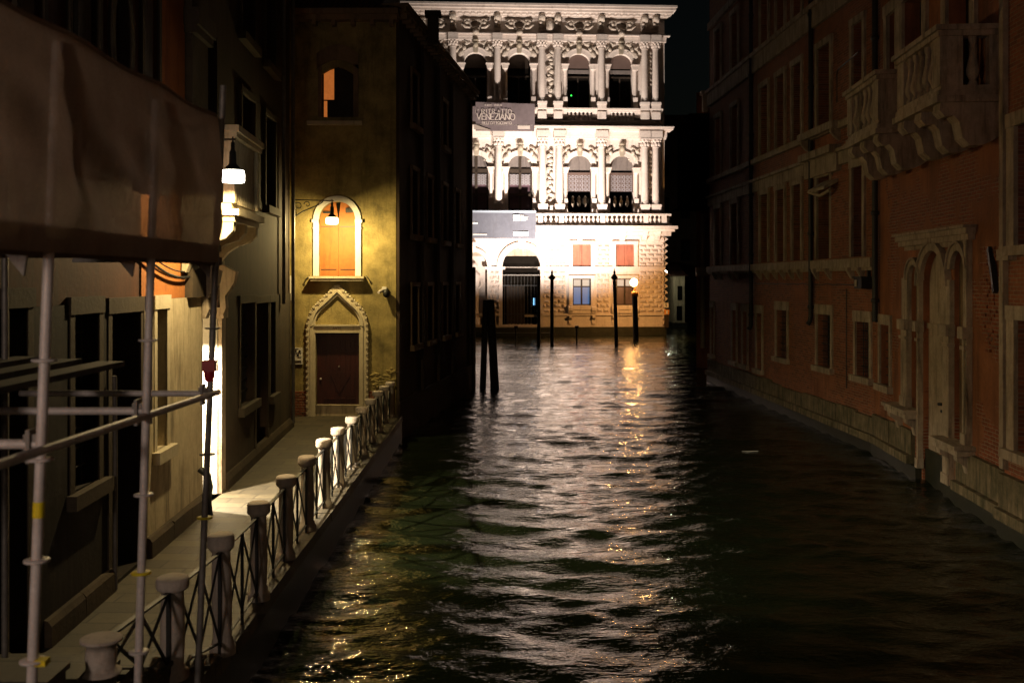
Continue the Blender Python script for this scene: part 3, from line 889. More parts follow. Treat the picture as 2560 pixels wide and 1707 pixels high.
# entablatures
e = MB()
A0 = 0
e.box(A0, UR + .1, -.25, 0, Z(348), Z(343)); e.box(A0, UR + .15, -.3, 0, Z(343), Z(330)); 
e.box(A0, UR + .4, -.75, 0, Z(330), Z(326.5)); e.box(A0, UR + .55, -1.0, 0, Z(326.5), Z(322)); e.box(A0, UR + .6, -1.08, 0, Z(322), Z(319.5))
for px in cols1: e.box(U(px) - .5, U(px) + .5, -.95, -.3, Z(348), Z(330.3))
e.box(A0, UR + .1, -.25, 0, Z(106), Z(98)); e.box(A0, UR + .12, -.3, 0, Z(98), Z(92)); e.box(A0, UR + .4, -.45, 0, Z(92), Z(89.5))
for px in cols2: e.box(U(px) - .42, U(px) + .42, -.9, -.3, Z(106), Z(92.2))
e.box(A0, UR + .05, -.14, 0, Z(88), Z(84))
e.box(A0, UR + .15, -.3, 0, Z(47), Z(44)); e.box(A0, UR + .25, -.5, 0, Z(44), Z(39)); e.box(A0, UR + .5, -.95, 0, Z(38.7), Z(33)); e.box(A0, UR + .72, -1.25, 0, Z(33), Z(27)); e.box(A0, UR + .8, -1.38, 0, Z(27), Z(22))
for k in range(56):
    x = UR + .2 - k * .52
    if x > 0: e.box(x - .15, x + .15, -.72, -.5, Z(43.6), Z(38.8))
e.build('cornice', 'istria', pal)
rr = random.Random(5)
for c in W2[2:]:
    f = MB()
    u = U(c); z = Z(66)
    f.arch(u, z, .42, .6, -.3, 0, 14, 0, 2 * PI, .62)
    for sx in (-1, 1):
        f.tube([(u + sx * .5, -.25, z + .35), (u + sx * .95, -.35, z + .3), (u + sx * 1.1, -.3, z - .05), (u + sx * .8, -.35, z - .3), (u + sx * .45, -.3, z - .32)], [.1, .13, .12, .12, .08], 6)
        f.ball((u + sx * .72, -.3, z + .1), .16)
    f.ball((u, -.4, z - .42), .34, .2, .14); f.ball((u, -.5, Z(88)), .3, .3, .26); f.build('frieze_cartouche', 'carving', pal)
for px in cols2:
    u = U(px); f = MB()
    f.prismx([(-.32, Z(80)), (-.45, Z(72)), (-.4, Z(60)), (-.75, Z(52)), (-.75, Z(47)), (0, Z(47)), (0, Z(80))], u - .26, u + .26)
    f.ball((u, -.72, Z(50)), .27, .24, .3); f.ball((u - .1, -.5, Z(62)), .14); f.ball((u + .12, -.46, Z(68)), .13); f.build('frieze_bracket', 'carving', pal)
MB().ball((U(1373), -.2, Z(65)), .5, .28, .55).build('frieze_medallion', 'carving', pal)
MB().ball((U(1622), -.2, Z(65)), .4, .28, .5).build('frieze_medallion', 'carving', pal)
# second-floor parapet
pp = MB()
pp.box(A0, UR - .3, -.55, 0, Z(283), Z(278)).box(A0, UR - .25, -.66, 0, Z(278), Z(273.5))
for (xa, xb) in ((1336, 1416), (1479, 1524), (1584, 1650)): pp.box(U(xa), U(xb), -.5, 0, Z(297), Z(283))
pp.box(A0, U(1336), -.5, 0, Z(297), Z(283))
for px in cols2: pp.box(U(px) - .36, U(px) + .36, -.74, -.3, Z(301), Z(282.8))
pp.box(A0, UR - .35, -.52, 0, Z(306), Z(303.5))
pr = pp.build('parapet', 'istria', pal)
for c in (1447, 1552):
    for k in range(6):
        x = U(c) + (k - 2.5) * .335
        b_ = MB().lathe(x, -.4, [(.12, Z(303.5)), (.14, Z(301)), (.06, Z(298)), (.15, Z(294)), (.15, Z(290)), (.06, Z(286)), (.13, Z(283))], 8)
        b_.build('baluster', 'istria', pr)
# first-floor balcony over the ground floor
bo = 1.25
bl = MB()
bl.box(A0, UR + .35, -bo, 0, Z(566), Z(560.5)); bl.box(A0, UR + .8, -bo - .28, 0, Z(574), Z(566.5)); bl.box(A0, UR + .6, -bo, 0, Z(580), Z(574.3)); bl.box(A0, UR + .4, -.8, 0, Z(590), Z(580.3))
bl.box(A0, UR + .3, -bo - .05, -bo + .3, Z(541), Z(536.5)); bl.box(UR + .02, UR + .34, -bo + .3, 0, Z(541), Z(536.5))
piers = [1137, 1246, 1348, 1400, 1501.5, 1608, 1653]
for px in piers: bl.box(U(px) - .2, U(px) + .2, -bo + .0, -bo + .27, Z(560.5), Z(541))
bal = bl.build('balcony', 'istria', pal)
proto = MB().lathe(0, 0, [(.13, 0), (.13, .06), (.06, .14), (.155, .3), (.12, .44), (.055, .54), (.055, .58), (.12, Z(541) - Z(560.5))], 8).build('baluster', 'istria', bal)
spots_ = []
allp = [U(1028)] + [U(p) for p in piers]
for a, b in zip(allp, allp[1:]):
    n = max(1, round((b - a - .4) / .39)); 
    for k in range(n): spots_.append((a + .2 + (b - a - .4) * (k + .5) / n, -bo + .13))
for k in range(3): spots_.append((UR + .18, -bo + .55 + .35 * k))
for i, (x, y) in enumerate(spots_):
    o = proto if i == 0 else proto.copy()
    if i: COL.objects.link(o); o.parent = bal
    o.location = (x, y, Z(560.5))
for i, px in enumerate([1246, 1355, 1397, 1448, 1501, 1554, 1608, 1640]):
    MB().prismx([(-bo + .1, Z(580)), (-.9, Z(588)), (-.45, Z(600)), (0, Z(604)), (0, Z(580))], U(px) - .2, U(px) + .2).build('corbel', 'istria', pal)
MB().prismx([(-1.2, Z(21.8)), (14, Z(21.8)), (7, Z(21.8) + 1.6)], 0, UR + .5).build('roof', 'roof', pal)

# banners hung in front of the palace
def hang(name, label, pts, y, mat, extra):
    """pts photo corners: left, right, top-left y, top-right y, bottom-right y, bottom-left y"""
    xl, xr, tl, tr, br, blf = pts
    root = P.thing(name, label, 'banner')
    a, b = U(xl), U(xr); mb = MB(); nx, nz = 16, 6
    def zz(i, j):
        t = i / nx; top = Z(tl) + (Z(tr) - Z(tl)) * t; bot = Z(blf) + (Z(br) - Z(blf)) * t
        return bot + (top - bot) * j / nz
    vs = []
    for j in range(nz + 1):
        for i in range(nx + 1): vs.append((a + (b - a) * i / nx, y + .035 * math.sin(i * .9 + j * .5), zz(i, j)))
    fs = [(j * (nx + 1) + i, j * (nx + 1) + i + 1, (j + 1) * (nx + 1) + i + 1, (j + 1) * (nx + 1) + i) for j in range(nz) for i in range(nx)]
    k = len(vs); vs2 = [(x, yy + .02, z) for x, yy, z in vs]
    mb.add(vs, fs, True); mb.add(vs2, [tuple(reversed(q_)) for q_ in fs], True)
    mb.build('cloth', mat, root)
    return root
b1 = hang('exhibition_banner', 'dark mauve cloth banner lettered RITRATTO VENEZIANO hung before the upper windows', (1188, 1333, 267, 270, 322, 320), -1.62, 'banner', None)
MB().box(U(1171), U(1187.5), -1.6, -1.57, Z(313.5), Z(277)).build('side_flap', 'banner', b1)
MB().box(U(1188), U(1332), -1.6, -1.58, Z(337), Z(322.3)).build('lower_hem', 'banner', b1)
MB().prism([(U(1184), Z(321)), (U(1184), Z(334)), (U(1226), Z(335))], -1.66, -1.64).build('fold', 'banner_light', b1)
MB().box(U(1291), U(1321), -1.66, -1.64, Z(332), Z(323.5)).build('sponsor_patch', 'banner_txt', b1)
tx = MB()
letters(tx, '12.10.23 - 01.04.24', U(1210), Z(276.5), .14, -1.69, .2, .22, False)
h1 = .36
letters(tx, 'Ii', U(1193) + .02, Z(288.5), .12, -1.69, .2, .2, False)
letters(tx, 'RiTR', U(1203), Z(295.5), h1, -1.69, .16, .32)
letters(tx, 'A', U(1242.5), Z(292.5), .2, -1.69, .2, .1)
letters(tx, 'TTO', U(1250), Z(295.5), h1, -1.69, .16, .14)
h2 = .39; tw = text_width('VENEZIANO', h2, .14); 
letters(tx, 'VENEZIANO', U(1191), Z(310), h2 * (U(1288) - U(1191)) / tw * .98, -1.69, .15, .14)
h3 = .17; tw = text_width("DELL'OTTOCENTO", h3, .2)
letters(tx, "DELL'OTTOCENTO", U(1204), Z(321), h3 * (U(1277) - U(1204)) / tw, -1.69, .2, .2, False)
tx.build('lettering', 'banner_txt', b1)
b2 = hang('pale_banner', 'blue grey cloth banner hung over the left part of the long balustrade', (1120, 1336, 533, 531, 599, 598), -1.6, 'banner2', None)
MB().box(U(1120), U(1336), -1.68, -1.66, Z(536), Z(531)).build('top_hem', surf('pale_blue_hem', (.3, .35, .42), (.26, .3, .36), streak=False), b2)
tx = MB()
tx.box(U(1280), U(1296), -1.69, -1.67, Z(556), Z(541))
for k in range(5): tx.box(U(1298), U(1298 + (8, 18, 16, 17, 12)[k]), -1.69, -1.67, Z(543.5 + 3 * k), Z(542 + 3 * k))
tx.box(U(1280), U(1317), -1.69, -1.67, Z(593), Z(582)); tx.box(U(1178), U(1193), -1.69, -1.67, Z(564), Z(560))
for k in range(12): tx.box(U(1178 + 3.2 * k), U(1180.4 + 3.2 * k), -1.69, -1.67, Z(591), Z(588))
tx.build('lettering', surf('white_print', (.7, .66, .62), streak=False), b2)

# signs on the palace corner
s1 = P.thing('sign', 'small white numbered plate, the upper one on the palace corner post', 'sign')
MB().box(U(1657), U(1668), -.5, -.46, Z(769), Z(757)).build('plate', 'paint_white', s1)
t = MB(); letters(t, 'S', U(1660.6), Z(766), .22, -.51, .25, .2, False); t.build('mark', 'ink', s1)
s2 = P.thing('sign', 'small orange and white plate, the lower one on the palace corner post', 'sign')
MB().box(U(1658), U(1670), -.5, -.46, Z(786), Z(774)).build('plate', 'orange_sign', s2)
MB().prism([(U(1661), Z(784)), (U(1667), Z(784)), (U(1665.6), Z(780)), (U(1667), Z(776)), (U(1661), Z(776)), (U(1662.4), Z(780))], -.53, -.5).build('mark', 'paint_white', s2)
MB().box(U(1659), U(1669), -.45, -.2, Z(819), Z(787)).build('post', 'wood_dark', s2)

# ------------------------------------------------------------------ mooring posts and lights in front of the palace
def at(px, Y): return (px - CX) * Y / F
def zat(py, Y): return EYE - (py - HY) * Y / F
def moor(px, Y, top, r_, label, lean=0.0, cap=True, group='mooring posts before the palace'):
    t = thing('mooring_post', label, 'mooring post', (at(px, Y), Y, 0), 0, group)
    zt = zat(top, Y)
    m = MB(); m.tube([(lean * 2.2, 0, -2.2), (0, 0, zt - (.9 if cap else 0))], [r_ * 1.1, r_], 12); m.build('pole', 'wood_pile', t)
    if cap:
        c = MB(); z = zt - .9
        c.lathe(0, 0, [(r_, z), (r_ * .8, z + .06), (r_ * 1.9, z + .2), (r_ * 2.0, z + .28), (r_ * .9, z + .42), (r_ * .55, z + .55), (r_ * .75, z + .62), (r_ * .3, z + .75), (.01, z + .9)], 12)
        c.build('finial', 'wood_pile', t)
    return t
moor(1347, 70.5, 690, .12, 'plain dark pole at the right edge of the palace gate', 0, False)
moor(1380, 70.5, 671, .125, 'dark pole with pointed cap standing between the gate and the blue window', 0.0)
moor(1536, 70.5, 671, .125, 'dark pole with pointed cap standing left of the lit lamp', .1)
lp = thing('lamp_post', 'thick dark pile with pale collar carrying a glowing amber lamp', 'lamp post', (at(1588, 77), 77, 0))
MB().tube([(.12, 0, -2.2), (-.03, 0, zat(740, 77))], [.23, .2], 12).build('pole', 'wood_pile', lp)
MB().lathe(-.03, 0, [(.22, zat(741, 77)), (.27, zat(739, 77)), (.27, zat(731, 77)), (.16, zat(730, 77)), (.06, zat(728, 77)), (.05, zat(714, 77))], 12).build('collar', 'orange_sign', lp)
MB().ball((-.1, 0, zat(706, 77)), .30, .30, .32, 14, 10).build('globe', 'lampamber', lp)
light('amber_lamp', 'POINT', (-.1, .45, zat(706, 77)), 1250, (1.0, .47, .13), lp, .3)
# twin oak piles
for px0, px1, top, r0, lab in ((1207, 1214.5, 750, .125, 'black wet oak pile, left one of the crossed pair in mid canal'), (1237, 1226, 749, .17, 'black wet oak pile, right thicker one of the crossed pair in mid canal')):
    Y = 42.1; t = MB(); 
    t.tube([(at(px0 + (px0 - px1) * .9, Y), Y, -3.0), (at(px0, Y), Y, 0), (at((px0 + px1) / 2, Y), Y, 1.9), (at(px1, Y), Y, zat(top, Y))], [r0 * 1.15, r0 * 1.1, r0, r0 * .9], 12)
    t.v = [(x - at(px0, Y), y - Y, z) for x, y, z in t.v]
    tag(t.build('oak_pile', 'wood_pile', None, (at(px0, Y), Y, 0)), lab, 'mooring pile', 'pair of oak piles')
# floodlights low on the water in front of the palace, aimed up at it
def flood(x, y, z, aim, e, spot, label, blend=.6, col=(1.0, .85, .735)):
    t = thing('floodlight', label, 'floodlight', (x, y, 0))
    MB().box(-.14, .14, -.12, .1, z - .22, z - .02).build('housing', 'iron', t)
    MB().tube([(0, 0, -2), (0, 0, z - .2)], .06, 8).build('stake', 'iron', t)
    light('flood_lamp', 'SPOT', (0, 0, z + .05), e, col, t, .12, spot, aim, blend)
flood(at(1442, 72.3), 72.3, 1.3, (1.4, 9.6, 11.4), 32000, 84, 'small black floodlight on a stake in the water before the blue lit window', .9)
flood(at(1290, 72.3), 72.3, 1.3, (-.6, 9.6, 11.4), 26000, 84, 'small black floodlight on a stake in the water before the palace gate', .9)

# ------------------------------------------------------------------ ochre house closing the walkway
YC = (-3.33, 28.6)
A = Front((-8.2, 28.6), YC)
u, z = A.u, A.z
def zA(py): return EYE - (py - HY) * 28.6 / F
dl, dr, db, dt = u(790), u(899), zA(1040), zA(829)
wl_, wr_, wb, wt_ = u(798), u(889), zA(690), zA(504)
tl_, tr_, tb, tt = u(804), u(884), zA(293), zA(163)
ah = thing('ochre_house', 'tall house with mottled ochre plaster, ogee doorway and arched orange shutter', 'building', (A.p0.x, 28.6, 0), 0)
Hh = 12.0
S = Front(YC, (-1.74, 41.9))
mb = MB(); sheet(mb, 0, A.L, -1.2, Hh, [(wl_, wr_, wb, wt_, True), (tl_, tr_, tb, tt), (dl, dr, .66, dt)], .3)
mb.build('wall', 'ochre', ah)
# body of the house, its canal side runs back along the rio
def wS(uu, y, zz):
    p = S.w(uu, y, zz); return (p[0] - A.p0.x, p[1] - 28.6, zz)
side = MB()
qs = [(S.L * .0, 0), (S.L, 0)]
side_holes = [(2.0, 2.9, 2.6, 4.4), (4.3, 5.2, 2.6, 4.4), (7.0, 7.9, 2.6, 4.4), (9.6, 10.5, 2.6, 4.4), (2.0, 2.9, 6.0, 8.0), (4.3, 5.2, 6.0, 8.0), (7.0, 7.9, 6.0, 8.0), (9.6, 10.5, 6.0, 8.0), (2.0, 2.9, 9.4, 11.0), (7.0, 7.9, 9.4, 11.0)]
tmp = MB(); sheet(tmp, 0, S.L, -1.2, Hh + .3, side_holes, .22)
side.v = [wS(x, y, z_) for x, y, z_ in tmp.v]; side.f = tmp.f; side.sm = tmp.sm
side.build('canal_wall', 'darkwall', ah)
bd = MB()
c0, c1 = wS(0, .24, 0), wS(S.L, .24, 0)
base = [(-.2, .3), (A.L - .02, .3), (c0[0], max(c0[1], .3)), (c1[0], c1[1]), (-.2, 13.3)]
vs = [(x, y, -1.2) for x, y in base] + [(x, y, Hh + .25) for x, y in base]; n = len(base)
bd.add(vs, [tuple(range(n - 1, -1, -1)), tuple(range(n, 2 * n))] + [(i, (i + 1) % n, (i + 1) % n + n, i + n) for i in range(n)])
bd.build('body', 'void', ah)
for h in side_holes:
    fr_ = MB(); t2 = MB(); rect_frame(t2, *h, w=.13, out=.05, y1=.0)
    fr_.v = [wS(x, y, z_) for x, y, z_ in t2.v]; fr_.f = t2.f; fr_.sm = t2.sm
    fr_.build('window_frame', 'greywall', ah)
pl = MB(); t2 = MB()
for x in (0.02, 3.4, 6.1, 8.8, S.L - .35): t2.box(x, x + .3, -.09, 0, -1, Hh)
t2.box(0, S.L, -.12, 0, -1, 1.1); t2.box(S.L - .02, S.L + .22, -.18, .5, -1, zA(705) + .6)
pl.v = [wS(x, y, z_) for x, y, z_ in t2.v]; pl.f = t2.f; pl.sm = t2.sm
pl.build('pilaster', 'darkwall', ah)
# roof, eaves, chimney and attic
ev = MB(); t2 = MB(); t2.box(-.1, S.L + .1, -.32, .4, Hh + .3, Hh + .42); t2.box(-.1, S.L + .1, -.38, .4, Hh + .42, Hh + .52)
for k in range(26): t2.box(.2 + k * .52, .32 + k * .52, -.28, 0, Hh + .14, Hh + .3)
ev.v = [wS(x, y, z_) for x, y, z_ in t2.v]; ev.f = t2.f; ev.sm = t2.sm
ev.box(-.2, A.L + .06, -.3, .3, Hh, Hh + .14); ev.box(-.2, A.L + .1, -.42, .3, Hh + .14, Hh + .3)
for k in range(9): ev.box(.3 + k * .55, .42 + k * .55, -.28, 0, Hh - .14, Hh)
ev.build('eaves', 'greywall', ah)
rf = MB()
e1 = [(-.3, -.5), (A.L + .2, -.5)]; p2 = wS(S.L + .2, -.4, 0)
rf.add([(-.3, -.45, Hh + .3), (A.L + .2, -.45, Hh + .3), (p2[0], p2[1], Hh + .52), (-.3, 13.5, Hh + .52), (1.6, 3.2, Hh + 1.9), (2.6, 11.0, Hh + 1.9)],
       [(0, 1, 4), (1, 2, 5, 4), (2, 3, 5), (3, 0, 4, 5)])
roof = rf.build('roof', 'roof', ah)
ch = MB(); cy = 31.4 - 28.6; cxx = at(1083, 31.4) - A.p0.x; 
ch.box(cxx - .17, cxx + .17, cy - .17, cy + .17, Hh, zat(42, 31.4)); ch.box(cxx - .25, cxx + .25, cy - .25, cy + .25, zat(42, 31.4), zat(31, 31.4))
ch.build('chimney', 'darkwall', ah)
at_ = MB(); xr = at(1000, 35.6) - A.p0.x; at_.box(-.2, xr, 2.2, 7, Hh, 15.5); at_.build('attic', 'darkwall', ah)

# arched window with orange shutter
w = MB(); m = (wl_ + wr_) / 2; rw = (wr_ - wl_) / 2; sp = wt_ - rw; wd = u(798) - u(784)
w.arch(m, sp, rw, rw + wd, -.07, .02, 24)
w.box(wl_ - wd, wl_, -.07, .02, wb, sp); w.box(wr_, wr_ + wd, -.07, .02, wb, sp)
for (xa, xb) in ((wl_ - wd - .03, wl_ + .0), (wr_ - .0, wr_ + wd + .04)):
    w.box(xa, xb, -.12, .02, sp - .09, sp); w.box(xa + .02, xb - .02, -.1, .02, sp - .26, sp - .23)
w.build('window_surround', 'paint_white', ah)
sh = MB()
n = 14; 
for (xa, xb) in ((wl_, m - .003), (m + .003, wr_)):
    sh.box(xa, xb, .16, .2, wb, sp)
    arcp = [(m + (rw - .001) * math.cos(PI * k / 24), sp + (rw - .001) * math.sin(PI * k / 24)) for k in range(25)]
    pts = [p for p in arcp if (p[0] >= xa - 1e-6 and p[0] <= xb + 1e-6)]
    sh.prism([(xa, sp), (xb, sp)] + ([(xb, pts[0][1])] if xa > m - .3 and pts[0][0] < xb - .01 else []) + pts, .16, .2)
sv = sh.build('shutter', 'shutter_orange', ah)
hg = MB()
for z_ in (zA(674), zA(566)):
    hg.box(wl_ + .02, m - .06, .152, .16, z_ - .012, z_ + .012); hg.box(m + .06, wr_ - .02, .152, .16, z_ - .012, z_ + .012)
hg.box(wl_ + .1, wl_ + .34, .06, .16, zA(533), zA(529)); hg.box(wr_ - .3, wr_ - .08, .06, .16, zA(531), zA(520))
hg.build('hinge', 'iron', sv)
MB().box(u(777), u(913), -.30, .02, zA(696), zA(691)).box(u(779), u(911), -.26, .02, zA(702), zA(696)).build('sill', 'frame_stone', ah)
sb = MB(); sb.tube([(u(775), -.02, zA(690)), (u(764), -.1, zA(700)), (u(762), -.02, zA(712))], .014, 5); sb.tube([(u(916), -.02, zA(690)), (u(924), -.1, zA(698)), (u(927), -.02, zA(708))], .014, 5)
sb.build('shutter_holder', 'iron', ah)
# top window, half open with a lit room behind
w = MB(); w.box(u(796), tl_, -.05, .02, tb, tt); w.box(tr_, u(896), -.05, .02, tb, tt)
mm = (tl_ + tr_) / 2; hw = u(896) - mm
w.prism([(mm + hw * (k / 8), tt + .30 - .26 * (k / 8) ** 2 - .16) for k in range(-8, 9)][::1] + [(mm + hw * (k / 8), tt + .58 - .26 * (k / 8) ** 2) for k in range(8, -9, -1)], -.05, .02)
w.build('window_surround', 'greywall', ah)
cf = MB(); cf.prism([(tl_, tt - .26), (tl_ + .22, tt - .13), (tl_ + .45, tt - .05), (mm, tt), (tl_, tt)], 0.0, .12); cf.prism([(tr_, tt), (mm, tt), (tr_ - .45, tt - .05), (tr_ - .22, tt - .13), (tr_, tt - .26)], 0.0, .12)
cf.build('arch_head', 'ochre', ah)
MB().box(u(770), u(907), -.2, .02, zA(314), zA(305)).build('sill', 'frame_stone', ah)
tw_ = MB().box(u(835), tr_, .1, .15, tb, tt).build('shutter', 'wood_dark', ah)
gl = MB().box(tl_ + .0, u(835), .24, .27, tb, tt).build('window', 'roomglow', ah)
MB().box(u(815), u(834), .2, .235, tb, zA(248)).build('cupboard', 'wood_dark', gl)
MB().box(tl_, tl_ + .03, .12, .2, tb, tt).box(u(834) , u(835) + .02, .09, .2, tb, tt).box(tl_, u(834), .15, .2, zA(250), zA(247.5)).build('casement', 'wood_dark', gl)

# ogee doorway
def ogee(cx, zs, hw, apex, n=12):
    """right half outline from springing to apex (x offset, z)"""
    pts = []
    H_ = apex - zs
    for k in range(n + 1):
        t = k / n
        ang = t * 1.18
        if t < .62:
            a = t / .62 * R(52)
            x = hw * math.cos(a) ** .9; z_ = H_ * .56 * math.sin(a) / math.sin(R(52))
        else:
            s_ = (t - .62) / .38
            x0 = hw * math.cos(R(52)) ** .9; x = x0 * (1 - s_) ** 1.0; z_ = H_ * (.56 + .44 * (s_ ** 1.05))
        pts.append((x, z_ + zs))
    return pts
cxd = (u(768.6) + u(919)) / 2 ; cxd = u(844.5)
outer = ogee(cxd, zA(817), (u(919) - u(770)) / 2, zA(711)); inner = ogee(cxd, zA(813), (u(899) - u(789)) / 2, zA(738))
d = MB()
def strip(mb, o_, i_, y0, y1):
    for sx in (-1, 1):
        for k in range(len(o_) - 1):
            q = [(cxd + sx * o_[k][0], o_[k][1]), (cxd + sx * o_[k + 1][0], o_[k + 1][1]), (cxd + sx * i_[k + 1][0], i_[k + 1][1]), (cxd + sx * i_[k][0], i_[k][1])]
            if sx < 0: q = q[::-1]
            mb.prism(q, y0, y1)
strip(d, outer, inner, -.10, .02)
mid1 = [(a[0] * .55 + b[0] * .45, a[1] * .55 + b[1] * .45) for a, b in zip(outer, inner)]
mid2 = [(a[0] * .3 + b[0] * .7, a[1] * .3 + b[1] * .7) for a, b in zip(outer, inner)]
strip(d, mid1, mid2, -.15, -.09)
for (xa, xb) in ((u(770), dl), (dr, u(918))):
    d.box(xa, xb, -.10, .02, .66, zA(816))
    d.box(xa + .35 * (xb - xa), xa + .55 * (xb - xa), -.13, -.09, .66, zA(816))
d.box(dl, dr, -.09, .02, dt, zA(813)); d.box(u(787), u(901), -.14, .02, zA(815), zA(811)); d.box(u(789), u(899), -.12, .02, dt - .03, dt + .03)
sur = d.build('door_surround', 'frame_stone', ah)
rp = MB()
path = [(cxd + s_ * p[0], p[1]) for s_ in (1,) for p in outer]
pr_ = [(u(919), .7 + .115 * k) for k in range(int((zA(817) - .7) / .115))] 
def resample(pts, step):
    out = [pts[0]]; acc = 0
    for a, b in zip(pts, pts[1:]):
        L = math.hypot(b[0] - a[0], b[1] - a[1]); t = step - acc
        while t < L: out.append((a[0] + (b[0] - a[0]) * t / L, a[1] + (b[1] - a[1]) * t / L)); t += step
        acc = L - (t - step)
    return out
for s_ in (-1, 1):
    pts = [(cxd + s_ * outer[0][0], .72)] + [(cxd + s_ * p[0], p[1]) for p in outer]
    for i, (x, z_) in enumerate(resample(pts, .085)):
        if i % 2: rp.box(x - .035, x + .035, -.13, .0, z_ - .035, z_ + .035)
        else: rp.ball((x, -.07, z_), .048, .05, .048, 6, 4)
rp.build('rope_moulding', 'frame_stone', sur)
ty = MB(); 
poly = [(cxd + p[0], p[1]) for p in inner] + [(cxd - p[0], p[1]) for p in inner[-2::-1]]
ty.prism(poly, -.01, .02); ty.build('tympanum', 'ochre', sur)
t3 = MB(); letters(t3, 'ANTE', u(833), zA(823.5), .075, -.088, .2, .25, False); t3.build('numerals', 'greywall', sur)
dd = MB(); mdx = (dl + dr) / 2; bz = zA(1013)
dd.box(dl, mdx - .006, .14, .19, bz, dt); dd.box(mdx + .006, dr, .14, .19, bz, dt)
nb = 9
for k in range(nb):
    xa = dl + (dr - dl) * k / nb; dd.box(xa + .012, xa + (dr - dl) / nb - .012, .128, .14, bz, dt)
door = dd.build('door', 'door_red', ah)
vv = MB(); vx, vz = mdx + .02, zA(984)
vv.bar((u(825), .12, zA(935)), (vx, .12, vz), .03, .03); vv.bar((vx, .12, vz), (u(873), .12, zA(938)), .03, .03)
vv.box(u(808), u(886), .09, .13, zA(999), zA(996)); 
vv.build('moulding', 'door_red', door)
MB().ball((u(800), .1, zA(948)), .035).ball((u(846), .11, zA(917)), .022).build('handle', 'galv', door)
MB().box(dl, dr, .06, .2, .66, bz).box(dl, dr, .0, .22, bz - .012, bz + .012).build('threshold_board', 'cladding', ah)
# brick showing at the foot of the wall, lumps of fallen plaster
bp = MB(); rr = random.Random(9)
def bricks(x0, x1, z0, z1, ragged=0):
    z_ = z0; r_ = 0
    while z_ < z1:
        x = x0 - (.12 if r_ % 2 else 0)
        while x < x1:
            xa, xb = max(x, x0), min(x + .235, x1)
            if xb - xa > .04 and not (ragged and (z_ - z0) / (z1 - z0) > 1 - ragged * rr.random()):
                bp.box(xa, xb - .01, -.035 - rr.uniform(0, .015), .0, z_, z_ + .06)
            x += .245
        z_ += .07; r_ += 1
bricks(u(726), u(768), .66, zA(977)); bricks(u(921), u(986), .66, zA(968), .25)
bp.build('exposed_brick', 'brick', ah)
lump = MB()
for k in range(46):
    x = rr.uniform(u(932), u(983)); z_ = rr.uniform(zA(968), zA(918) - (u(983) - x) * .35)
    lump.ball((x, -.0, z_), rr.uniform(.05, .13), .035, rr.uniform(.03, .06), 7, 4, rr.uniform(-.3, .3))
lump.build('crumbling_plaster', 'ochre', ah)

ip = A.thing('doorbell_panel', 'white plate of round doorbells and letter slot left of the ogee doorway', 'doorbell panel')
MB().box(u(728), u(757), -.04, 0, zA(910), zA(869)).build('plate', 'paint_white', ip)
t = MB()
for (px, py) in ((731.5, 877.5), (740, 877.5), (750, 877.5), (736, 887.5), (745.5, 887.5)): t.arch(u(px), zA(py), .004, .035, -.05, -.04, 10, 0, 2 * PI)
for (a, b, py) in ((733, 747, 872), (728.5, 754, 882.5), (728.5, 736, 892.5), (745, 754, 892.5), (729, 754, 901.5), (729, 754, 905)): t.box(u(a), u(b), -.048, -.04, zA(py + .8), zA(py - .8))
t.build('buttons', 'ink', ip)
sg = A.thing('wall_plate', 'tall narrow white plate at the left edge of the ochre wall', 'sign')
MB().box(u(726), u(735), -.05, 0, zA(751), zA(689)).build('plate', 'paint_white', sg)
sc = A.thing('security_camera', 'small security camera on white bracket on the ochre wall', 'security camera')
MB().box(u(956), u(967), -.1, 0, zA(727), zA(717)).build('bracket', 'paint_white', sc)
MB().tube([(u(959), -.12, zA(725)), (u(950), -.34, zA(731))], [.05, .04], 10).build('barrel', 'galv', sc)
MB().ball((u(967), -.16, zA(733)), .1, .1, .13).build('housing', 'iron', sc)

